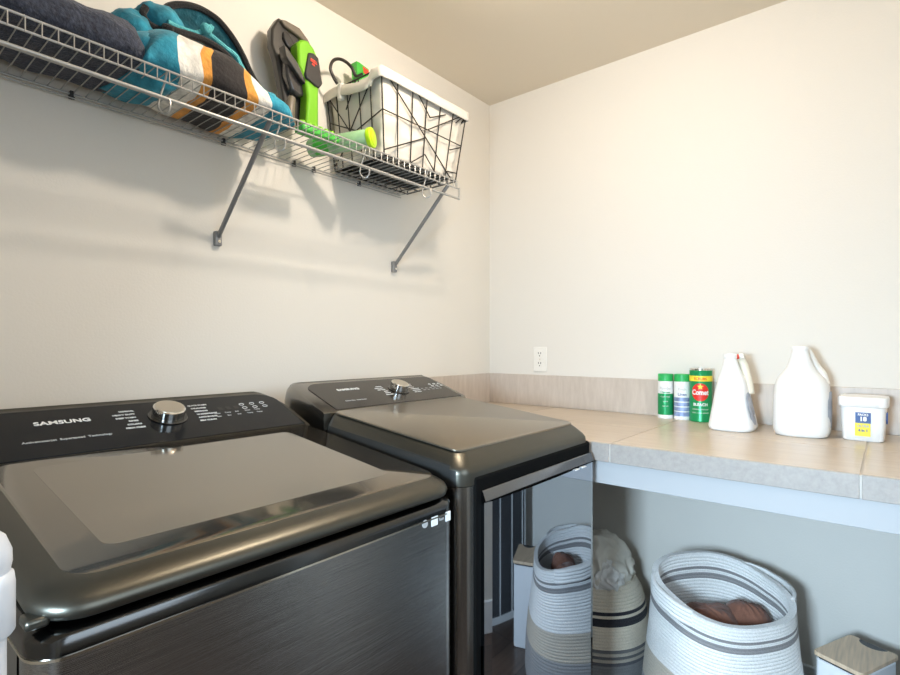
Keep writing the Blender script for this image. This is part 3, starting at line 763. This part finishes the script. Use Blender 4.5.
bm = PR(sil([(363, 66.5), (369, 70.5), (368, 75), (364, 73)], 1.4585), (0, .002, 0)); obj('packet_patch', bm, M['red'], g1, smooth=False)

# ================================================================= COUNTER ITEMS
ZK = .95
def can(name, c, r, h, label, cat, capm, bodym, group=None, capr=.97, capH=.02):
    t = thing(name, label, cat, (c[0], c[1], ZK), group)
    bm = NB(); lathe(bm, (c[0], c[1], ZK), [(r*.95, 0), (r, .003), (r, .006), (r*.985, .008), (r*.985, h-capH-.004), (r, h-capH-.002), (r, h-capH)], 40); obj('can_body', bm, bodym, t, angle=30)
    bm = NB(); lathe(bm, (c[0], c[1], ZK), [(r*capr, h-capH), (r*capr, h-.003), (r*capr*.94, h), (r*.2, h)], 40); obj('cap', bm, capm, t, angle=30)
    return t
def wrap(c, r, z0, z1, a0, a1, n=20):
    bm = NB(); R0 = [(c[0]+r*math.cos(a0+(a1-a0)*k/n), c[1]+r*math.sin(a0+(a1-a0)*k/n)) for k in range(n+1)]
    loft(bm, [[(x, y, z0) for x, y in R0], [(x, y, z1) for x, y in R0]], False, False, closed=False); return bm
def wrap_shape(c, r, a_c, zc, pts):
    """a flat outline (s along arc, z) laid on a can's side"""
    bm = NB(); K_ = 8; rings = []
    for q in range(1, K_+1):
        f = q/K_; rings.append([bm.verts.new((c[0]+r*math.cos(a_c+s*f/r), c[1]+r*math.sin(a_c+s*f/r), zc+z*f)) for s, z in pts])
    ctr = bm.verts.new((c[0]+r*math.cos(a_c), c[1]+r*math.sin(a_c), zc)); n = len(pts)
    for k in range(n): bm.faces.new((rings[0][k], rings[0][(k+1) % n], ctr))
    for A_2, B_2 in zip(rings, rings[1:]):
        for k in range(n): bm.faces.new((A_2[k], A_2[(k+1) % n], B_2[(k+1) % n], B_2[k]))
    return bm
def arctext(name, s, size, c, r, a_c, z, m, parent, squash=1., bold=0.):
    """lettering bent round a can"""
    cu = bpy.data.curves.new(name, 'FONT'); cu.body = s; cu.size = size; cu.align_x = 'CENTER'; cu.offset = bold; cu.resolution_u = 3
    o = bpy.data.objects.new(name, cu); C.objects.link(o)
    me = bpy.data.meshes.new_from_object(o.evaluated_get(bpy.context.evaluated_depsgraph_get()))
    bpy.data.objects.remove(o); bpy.data.curves.remove(cu); me.materials.clear()
    for v in me.vertices:
        a = a_c+v.co.x*squash/r; z2 = v.co.y
        v.co = (c[0]+r*math.cos(a), c[1]+r*math.sin(a), z+z2)
    return obj(name, me, m, parent, smooth=False)
FA = PI+math.atan2(.6, 2.1)   # direction of the cans' fronts, towards the room
c1 = (2.128, .671); r1 = .0290
t = can('cleanser_can', c1, r1, .172, 'small green and white canister with green cap, leftmost on counter', 'can', M['capgreen'], M['white_pl'], 'canisters on the counter', capH=.028)
obj('label_band', wrap(c1, r1*.992, ZK+.014, ZK+.096, 0, 2*PI, 40), M['cangreen'], t)
obj('label_top', wrap(c1, r1*.993, ZK+.096, ZK+.128, 0, 2*PI, 40), M['label_white'], t)
arctext('label_lettering', 'Powder', .014, c1, r1*1.0, FA, ZK+.112, M['inkdim'], t)
arctext('label_lettering', 'Cleanser', .011, c1, r1*1.0, FA, ZK+.098, M['cangreen'], t, bold=.0003)
for k, s in enumerate(('clean fresh', 'scent', 'net wt')): arctext('label_lettering', s, .0085, c1, r1*1.0, FA, ZK+.082-.018*k, M['ink'], t)
c2 = (2.126, .608); r2 = .0305
t = can('cleanser_can', c2, r2, .173, 'small white and pale blue canister with green cap, second from left on counter', 'can', M['capgreen'], M['white_pl'], 'canisters on the counter', capH=.028)
obj('label_band', wrap(c2, r2*.992, ZK+.014, ZK+.085, 0, 2*PI, 40), M['label_bluepale'], t)
obj('label_top', wrap(c2, r2*.993, ZK+.085, ZK+.128, 0, 2*PI, 40), M['label_white'], t)
arctext('label_lettering', 'Fresh', .013, c2, r2*1.0, FA-.02, ZK+.112, M['inkdim'], t)
arctext('label_lettering', 'Linen', .015, c2, r2*1.0, FA-.02, ZK+.092, M['label_blue'], t, bold=.0003)
for k in range(3): obj('label_stripe', wrap(c2, r2*.996, ZK+.03+.018*k, ZK+.034+.018*k, 0, 2*PI, 40), M['label_white'], t)
c3 = (2.118, .540); r3 = .0395
FA3 = PI+math.atan2(.54, 2.1)+.05
t = can('cleanser_can', c3, r3, .196, 'tall green canister with red round emblem and yellow band beside white jug', 'can', M['white_pl2'], M['cangreen'], 'canisters on the counter', capr=.93, capH=.006)
obj('yellow_band', wrap(c3, r3*.990, ZK+.150, ZK+.170, 0, 2*PI, 48), M['yellow'], t)
arctext('band_lettering', 'SCRUBS', .013, c3, r3*.997, FA3-.1, ZK+.155, M['canred'], t, bold=.0003)
obj('red_emblem', wrap_shape(c3, r3*.994, FA3-.12, ZK+.110, [(.031*math.cos(2*PI*k/32), .033*math.sin(2*PI*k/32)) for k in range(32)]), M['canred'], t)
st = []
for k in range(10):
    rr = .012 if k % 2 == 0 else .005; a = PI/2+PI*k/5; st.append((rr*math.cos(a), rr*math.sin(a)))
obj('emblem_star', wrap_shape(c3, r3*1.000, FA3-.10, ZK+.130, st), M['yellow'], t)
arctext('brand_lettering', 'Comet', .026, c3, r3*1.003, FA3-.12, ZK+.101, M['label_white'], t, bold=.0009, squash=.80)
arctext('label_lettering', 'BLEACH', .014, c3, r3*.997, FA3-.10, ZK+.060, M['label_white'], t, bold=.0006)
for k, s in enumerate(('powder cleanser', 'with scrub power')): arctext('label_lettering', s, .0085, c3, r3*.997, FA3-.1, ZK+.045-.013*k, M['label_white'], t)
bm = NB(); lathe(bm, (c3[0], c3[1], ZK), [(r3*.995, .188), (r3*.995, .1965), (r3*.93, .1965)], 40, False, False); obj('can_rim', bm, M['chrome'], t)

def jug(root, prof, e, rot, m, n=48):
    """prof: z, cx, cy, rx, ry"""
    rings = []
    for z, cx, cy, rx, ry, ee in prof: rings.append([(x, y, ZK+z) for x, y in selipse(cx, cy, rx, ry, ee, n, rot)])
    bm = NB(); loft(bm, rings); return bm
def denser(prof, k=5):
    ps = [Vector(p[:3]) for p in prof]; out = []
    for i in range(len(prof)-1):
        for j in range(k):
            t = j/k
            out.append(tuple(a+(b-a)*t for a, b in zip(prof[i], prof[i+1])))
    out.append(prof[-1]); return out
# jug 1 (smaller, flared)
j1 = thing('detergent_jug', 'smaller white flared jug with red-tipped cap beside green canister', 'jug', (1.985, .405, ZK))
cx, cy = 1.985, .405
prof = [(0, cx, cy, .070, .060, 3.4), (.003, cx, cy, .075, .066, 3.4), (.012, cx, cy, .078, .070, 3.3), (.03, cx, cy, .076, .067, 3.2), (.07, cx, cy+.001, .070, .060, 3.0), (.11, cx, cy+.002, .063, .053, 2.8),
        (.14, cx-.001, cy+.001, .057, .049, 2.6), (.165, cx-.006, cy+.002, .046, .043, 2.4), (.19, cx-.014, cy+.003, .033, .033, 2.2), (.215, cx-.020, cy+.003, .0235, .0245, 2), (.238, cx-.023, cy+.004, .0195, .0195, 2), (.240, cx-.023, cy+.004, .018, .018, 2)]
obj('jug_body', jug(j1, denser(prof, 3), 3, 0, M['white_pl']), M['white_pl'], j1, angle=60)
bm = NB(); lathe(bm, (cx-.023, cy+.004, ZK), [(.0195, .238), (.0205, .240), (.0205, .252), (.019, .2545), (.005, .255)], 28); obj('neck_cap', bm, M['white_pl'], j1)
pts = smoothline([(cx-.006, cy-.014, ZK+.243), (cx+.006, cy-.022, ZK+.236), (cx+.012, cy-.030, ZK+.215), (cx+.014, cy-.036, ZK+.185), (cx+.010, cy-.042, ZK+.155), (cx+.005, cy-.046, ZK+.120)], 6)
obj('grip', TB(pts, .013, seg=14, radii=[.010+.008*k/(len(pts)-1) for k in range(len(pts))]), M['translucent'], j1)
obj('cap_tip', CY_((cx-.010, cy-.011, ZK+.243), (.0, -1, .25), .0085, .010, 20, .002), M['red'], j1)
obj('spout_cap', CY_((cx-.008, cy-.021, ZK+.245), (.1, -1, .2), .0105, .014, 20, .002), M['white_pl2'], j1)
bm = NB(); rows = []
for i in range(12):
    z = .022+.105*i/11; w = math.sin(PI*min(1, max(0, .08+.84*i/11)))**.5
    q = [p for p in denser(prof, 3)]
    pr = min(q, key=lambda p: abs(p[0]-z)); row = []
    for k in range(9):
        s = -1+2*k/8; row.append((pr[1]+.02*0+.042*w*s-.008, pr[2]-pr[4]-.0012+.0045*abs(s)**3, ZK+z))
    rows.append(row)
loft(bm, rows, False, False, closed=False); obj('side_label', bm, M['label_grey'], j1, angle=180)

# jug 2 (bigger)
j2 = thing('detergent_jug', 'larger white jug with tapering neck between smaller jug and white tub', 'jug', (1.995, .215, ZK))
cx, cy = 1.998, .212
prof = [(0, cx, cy, .066, .064, 3.0), (.003, cx, cy, .072, .070, 3.0), (.015, cx, cy, .077, .075, 3.0), (.04, cx, cy, .0785, .0765, 3.0), (.08, cx, cy, .078, .076, 3.0), (.12, cx, cy, .077, .075, 3.0), (.155, cx, cy, .075, .072, 2.9),
        (.180, cx-.003, cy+.001, .068, .062, 2.7), (.197, cx-.010, cy+.001, .056, .048, 2.4), (.215, cx-.02, cy+.001, .042, .036, 2.2), (.235, cx-.028, cy+.001, .031, .029, 2.1), (.255, cx-.034, cy+.001, .0235, .0235, 2), (.266, cx-.036, cy+.001, .0215, .0215, 2), (.267, cx-.036, cy+.001, .02, .02, 2)]
obj('jug_body', jug(j2, denser(prof, 3), 3, 0, M['white_pl']), M['white_pl'], j2, angle=60)
bm = NB(); lathe(bm, (cx-.036, cy+.001, ZK), [(.0215, .266), (.0225, .268), (.0225, .276), (.0205, .279), (.005, .2795)], 28); obj('neck_cap', bm, M['white_pl'], j2)
pts = smoothline([(cx-.014, cy-.008, ZK+.272), (cx+.000, cy-.018, ZK+.262), (cx+.008, cy-.026, ZK+.24), (cx+.014, cy-.036, ZK+.215), (cx+.018, cy-.05, ZK+.192), (cx+.016, cy-.058, ZK+.160)], 6)
obj('grip', TB(pts, .013, seg=14, radii=[.008+.007*k/(len(pts)-1) for k in range(len(pts))]), M['white_pl2'], j2)
bm = NB(); rows = []
for i in range(12):
    z = .03+.11*i/11; w = math.sin(PI*min(1, max(0, .08+.84*i/11)))**.5; row = []
    for k in range(9):
        s = -1+2*k/8; row.append((cx+.048*w*s, cy-.0775+.0065*abs(s)**3, ZK+z))
    rows.append(row)
loft(bm, rows, False, False, closed=False); obj('side_label', bm, M['label_grey'], j2, angle=180)

# tub
tb2 = thing('plastic_tub', 'square white plastic tub with lid and blue-yellow label, rightmost on counter', 'tub', (2.018, .060, ZK))
cx, cy, rt = 2.020, .058, math.radians(-2)
def tring(h, ins): return [(x, y, ZK+h) for x, y in selipse(cx, cy, .058-ins, .056-ins, 5.5, 64, rt)]
bm = NB(); loft(bm, [tring(0, .010), tring(.003, .0065), tring(.05, .004), tring(.106, .001)]); obj('tub_body', bm, M['white_pl'], tb2, angle=50)
bm = NB(); loft(bm, [tring(.100, -.0005), tring(.102, -.003), tring(.124, -.004), tring(.129, -.002), tring(.1305, .004), tring(.1285, .009), tring(.1285, .03)]); obj('tub_lid', bm, M['white_pl'], tb2, angle=50)
xf = cx-.0575
def facequad(y0, y1, z0, z1, off=0.): return PR([(xf+(.0035 if 0 else 0)-.0008-off, y1, ZK+z0), (xf-.0008-off, y0, ZK+z0), (xf-.0030-off*1.0+.0015, y0, ZK+z1), (xf-.0030-off+.0015, y1, ZK+z1)], (.004, 0, 0))
obj('blue_label', facequad(.040, .076, .054, .085), M['label_blue'], tb2, smooth=False)
obj('yellow_label', facequad(.041, .077, .016, .054), M['yellow'], tb2, smooth=False)
lx = xf-.0035
text('label_lettering', 'PACKS', .009, (lx, .058, ZK+.076), (0, -1, 0), (0, 0, 1), M['label_white'], tb2, align='CENTER', bold=.0003, squash=.9)
text('label_lettering', '18', .017, (lx, .058, ZK+.061), (0, -1, 0), (0, 0, 1), M['label_white'], tb2, align='CENTER', bold=.0008)
text('label_lettering', 'ULTRA', .009, (lx, .058, ZK+.043), (0, -1, 0), (0, 0, 1), M['label_grey'], tb2, align='CENTER', bold=.0003)
text('label_lettering', '4 in 1', .010, (lx, .058, ZK+.030), (0, -1, 0), (0, 0, 1), M['label_blue'], tb2, align='CENTER', bold=.0004)
bm = NB(); yq = cy-.0562
prism(bm, [(cx-.03, yq, ZK+.085), (cx+.012, yq, ZK+.085), (cx+.010, yq, ZK+.062), (cx-.006, yq, ZK+.05), (cx-.026, yq, ZK+.062)], (0, .006, 0)); obj('side_badge', bm, M['label_blue'], tb2, smooth=False)

# ================================================================= ROPE BASKETS
def rope_mesh(c, prof, e, rot, rim_fn, row=.0105, inner=.012, seg=96, zfloor=.02, amp=.0032, zin=.12):
    """coiled rope wall: prof = [(h, rx, ry)], h up to H; rim_fn(theta, h/H) lifts rows"""
    H = prof[-1][0]; n = int(H/row)*4
    bm = NB(); lay = bm.verts.layers.float.new('band')
    def rad(h):
        for (a, xa, ya), (b, xb, yb) in zip(prof, prof[1:]):
            if a <= h <= b:
                t = (h-a)/(b-a); return xa+(xb-xa)*t, ya+(yb-ya)*t
        return prof[-1][1:]
    rows = []
    def ring(h, ins, sgn, flat=0.):
        rx, ry = rad(h); bulge = amp*abs(math.sin(PI*h/row))**.7*sgn
        pts = selipse(0, 0, max(.004, rx-ins+bulge-flat), max(.004, ry-ins+bulge-flat), e, seg, rot); out = []
        for k, (x, y) in enumerate(pts):
            th = 2*PI*k/seg; dx, dy, dz = rim_fn(th, h/H)
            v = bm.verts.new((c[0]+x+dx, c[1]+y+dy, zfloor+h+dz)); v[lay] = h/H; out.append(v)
        return out
    for i in range(n+1): rows.append(ring(H*i/n, 0, 1))
    for i in range(n+1):
        h = H-(H-zin)*i/n; rows.append(ring(h, inner, -1))
    for A, B in zip(rows, rows[1:]):
        for k in range(seg): bm.faces.new((A[k], A[(k+1) % seg], B[(k+1) % seg], B[k]))
    bm.faces.new(rows[0][::-1]); bm.faces.new(rows[-1])
    return bm
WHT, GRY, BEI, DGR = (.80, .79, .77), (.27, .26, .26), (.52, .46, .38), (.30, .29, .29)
# main white basket
BC = (1.790, .400); zf = .005
bp = [(0, .185, .185), (.02, .205, .205), (.06, .214, .213), (.14, .214, .210), (.24, .206, .198), (.34, .200, .180), (.42, .198, .168), (.49, .196, .162)]
def rimA(th, k):
    w = max(0, k-.35)/.65; x = math.cos(th+.0); y = math.sin(th)
    return (-.004*w, -.004*w, w*(.044*y-.004*x-.002))
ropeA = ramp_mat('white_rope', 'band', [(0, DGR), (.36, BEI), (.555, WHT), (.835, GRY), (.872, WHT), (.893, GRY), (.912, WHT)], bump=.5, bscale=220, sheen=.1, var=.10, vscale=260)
ba = thing('rope_basket', 'large white woven rope basket with grey bands under counter, right of cream hamper', 'basket', (BC[0], BC[1], 0))
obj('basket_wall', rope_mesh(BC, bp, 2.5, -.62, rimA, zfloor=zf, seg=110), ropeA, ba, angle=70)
def handleA(th0, half, out):
    bm = NB(); rows = []; nS = 30
    for i in range(nS+1):
        t = -1+2*i/nS; th = th0+half*t; o = out*(1-t*t)
        c_, s_ = math.cos(th), math.sin(th); e_ = 2.5; rx, ry = .198, .164
        x = rx*math.copysign(abs(c_)**(2/e_), c_); y = ry*math.copysign(abs(s_)**(2/e_), s_)
        x, y = x*math.cos(-.62)-y*math.sin(-.62), x*math.sin(-.62)+y*math.cos(-.62)
        dx, dy, dz = rimA(th, 1.); dn = Vector((x, y)).normalized()
        base = Vector((BC[0]+x+dx+dn.x*o, BC[1]+y+dy+dn.y*o, zf+.49+dz))
        rr = []
        for k in range(25):
            q = k/24; bul = .0032*abs(math.sin(PI*4*q)); rr.append(base+Vector((dn.x*bul, dn.y*bul, -.042+.046*q)))
        for k in range(25):
            q = 1-k/24; bul = -.009; rr.append(base+Vector((dn.x*bul, dn.y*bul, -.042+.046*q)))
        rows.append(rr)
    loft(bm, rows); return bm
ropeP = mat('white_rope_plain', (.80, .79, .77), .9, bump=.5, bscale=220, var=.06, vscale=260)
obj('handle', handleA(math.radians(180), math.radians(28), .016), ropeP, ba, angle=70)
obj('handle', handleA(math.radians(0), math.radians(28), .030), ropeP, ba, angle=70)
# quilted rust garments inside
def cushion(c, r, rot, seed, ribs=26):
    bm = NB(); rings = []
    for i in range(25):
        a = -PI/2+PI*i/24; rings.append([Vector((math.cos(a)*r[0]*math.cos(2*PI*k/60), math.cos(a)*r[1]*math.sin(2*PI*k/60), math.sin(a)*r[2])) for k in range(60)])
    loft(bm, rings)
    for v in bm.verts:
        v.co += Vector((0, 0, .009*abs(math.sin(v.co.x*ribs*PI)) if v.co.z > 0 else 0))
        v.co += Vector((0, 0, .014*noise.noise(v.co*18+Vector((seed, 0, 0)))))
        v.co = Matrix.Rotation(rot, 3, 'Z') @ v.co + Vector(c)
    return bm
o = obj('garment', cushion((1.742, .425, .375), (.108, .075, .058), -.55, 2., 60), M['cloth_pink'], None, angle=180)
tag(o, 'rust pink ribbed garment inside white rope basket, the left one', 'clothing', 'garments in the white basket')
o = obj('garment', cushion((1.845, .345, .370), (.085, .065, .058), -.55, 6., 60), M['cloth_pink'], None, angle=180)
tag(o, 'rust pink ribbed garment inside white rope basket, behind the left one', 'clothing', 'garments in the white basket')
o = obj('laundry', cushion((1.79, .40, .235), (.165, .150, .09), 0, 4., 5), M['cloth_white'], None, angle=180)
tag(o, 'pale cloth heap lying beneath rust garments inside white rope basket', 'clothing')

# cream hamper with black bands
HC_ = (1.925, .865)
hp = [(0, .165, .165), (.02, .183, .183), (.07, .190, .190), (.14, .190, .190), (.22, .184, .184), (.28, .174, .174), (.32, .162, .162), (.345, .148, .148), (.36, .138, .138)]
CRM, BLK, MIX = (.66, .58, .46), (.022, .022, .028), (.20, .20, .20)
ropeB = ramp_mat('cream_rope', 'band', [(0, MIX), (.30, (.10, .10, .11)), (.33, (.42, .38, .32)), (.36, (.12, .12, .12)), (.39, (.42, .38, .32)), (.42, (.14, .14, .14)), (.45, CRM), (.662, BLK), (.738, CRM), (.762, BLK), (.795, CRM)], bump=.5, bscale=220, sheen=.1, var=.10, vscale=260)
hb = thing('rope_hamper', 'cream woven rope hamper with two black bands beside dryer under counter', 'hamper', (HC_[0], HC_[1], 0))
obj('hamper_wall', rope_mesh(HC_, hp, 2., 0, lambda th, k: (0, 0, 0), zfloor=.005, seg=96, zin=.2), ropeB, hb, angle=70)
def heap(c, r, seed, amp=.03, sc_=9, sub=5):
    bm = NB(); bmesh.ops.create_icosphere(bm, subdivisions=sub, radius=1)
    for v in bm.verts:
        n_ = v.co.copy(); q = Vector((v.co.x*r[0], v.co.y*r[1], v.co.z*r[2]))
        f = 0; pz = q*sc_+Vector((seed, 2*seed, -seed))
        w = noise.noise_vector(pz*.6)*.6
        f = 1-abs(noise.noise(pz+w))*2.2; f2 = 1-abs(noise.noise(pz*2.1+w*2))*2.0
        q += n_*amp*(f*.7+f2*.45-.3); v.co = q+Vector(c)
    return bm
o = obj('laundry', heap((HC_[0]-.005, HC_[1]+.005, .385), (.128, .128, .122), 3.3, .027, 12, 6), M['cloth_beige'], None, angle=180)
tag(o, 'rumpled beige cloth heaped out of top of cream hamper', 'clothing', 'laundry in the cream hamper')
o = obj('laundry', heap((HC_[0]-.07, HC_[1]-.065, .388), (.058, .058, .048), 8.1, .018, 22, 6), M['cloth_white'], None, angle=180)
tag(o, 'small white crumpled cloth on front rim of cream hamper', 'clothing', 'laundry in the cream hamper')

# ================================================================= TRASH BIN
tb3 = thing('waste_bin', 'slim white bin with bamboo lid on floor below counter at lower right', 'bin', (1.902, .0725, 0))
R3 = math.radians(-24.5); ctr = Vector((1.902, .0725))
def rb(pts, z): return [(ctr.x+x*math.cos(R3)-y*math.sin(R3), ctr.y+x*math.sin(R3)+y*math.cos(R3), z) for x, y in pts]
bm = NB(); loft(bm, [rb(rrect(-.092+i, .092-i, -.059+i, .059-i, .012), z) for z, i in ((0, .004), (.004, 0), (.334, 0), (.336, .003))]); obj('bin_body', bm, M['bin_white'], tb3)
bm = NB(); loft(bm, [rb(rrect(-.089, .089, -.056, .056, .012), z) for z in (.335, .343)]); obj('bin_rim', bm, M['darkslot'], tb3)
out = []
hw, hd = .096, .063
rr = rrect(-hw, hw, -hd, hd, .012)
# replace the right edge by a half-round finger notch
k0 = [i for i, (x, y) in enumerate(rr)]
left = [p for p in rr]
notch = [(hw-.032*math.sin(a), -.036*math.cos(a)) for a in [PI*i/14 for i in range(15)]]
corner_a = rr[0:7]; corner_b = rr[7:14]; corner_c = rr[14:21]; corner_d = rr[21:28]
outl = corner_a+corner_b+corner_c+corner_d+notch
bm = NB(); prism(bm, rb(outl, .343), (0, 0, .0115)); obj('bin_lid', bm, M['bamboo'], tb3, bevel=.0015)
bm = NB(); loft(bm, [rb(rrect(.062, .0945, -.042, .042, .010), z) for z in (.343, .3528)]); obj('finger_slot', bm, M['darkslot'], tb3)

# ================================================================= LIGHTS
def light(name, kind, loc, energy, col, **k):
    l = bpy.data.lights.new(name, kind); l.energy = energy; l.color = col
    for a, v in k.items(): setattr(l, a, v)
    o = bpy.data.objects.new(name, l); C.objects.link(o); o.location = loc; return o
def aim(o, tgt): o.rotation_euler = (Vector(tgt)-o.location).to_track_quat('-Z', 'Y').to_euler()
light('ceiling_lamp_light', 'POINT', (1.06, .66, 2.36), 29, (1., .88, .75), shadow_soft_size=.035)
o = light('doorway_daylight', 'AREA', (-.62, .24, 1.24), 25, (.60, .81, 1.), shape='RECTANGLE', size=.28, size_y=.28, spread=math.radians(110)); aim(o, (1.9, .10, .45))
o = light('hall_daylight', 'AREA', (.45, -1.1, 1.7), 24, (.72, .86, 1.), shape='RECTANGLE', size=1.2, size_y=1.4); aim(o, (1.5, 1., 1.0))
w = bpy.data.worlds.new('World'); sc.world = w; w.use_nodes = True
w.node_tree.nodes['Background'].inputs['Color'].default_value = (.9, .93, 1, 1); w.node_tree.nodes['Background'].inputs['Strength'].default_value = .2

# ================================================================= CAMERA
cam = bpy.data.cameras.new('Camera'); co = bpy.data.objects.new('Camera', cam); C.objects.link(co)
cam.sensor_width = 36; cam.sensor_fit = 'HORIZONTAL'; cam.lens = 36*F/900; cam.shift_y = (346-337.5)/900; cam.clip_start = .02
fw = Vector((.7695, .6383, 0)).normalized()
co.location = (0, 0, HC); co.rotation_euler = fw.to_track_quat('-Z', 'Y').to_euler()
sc.camera = co
sc.view_settings.view_transform = 'Standard'; sc.view_settings.look = 'None'; sc.view_settings.exposure = 0
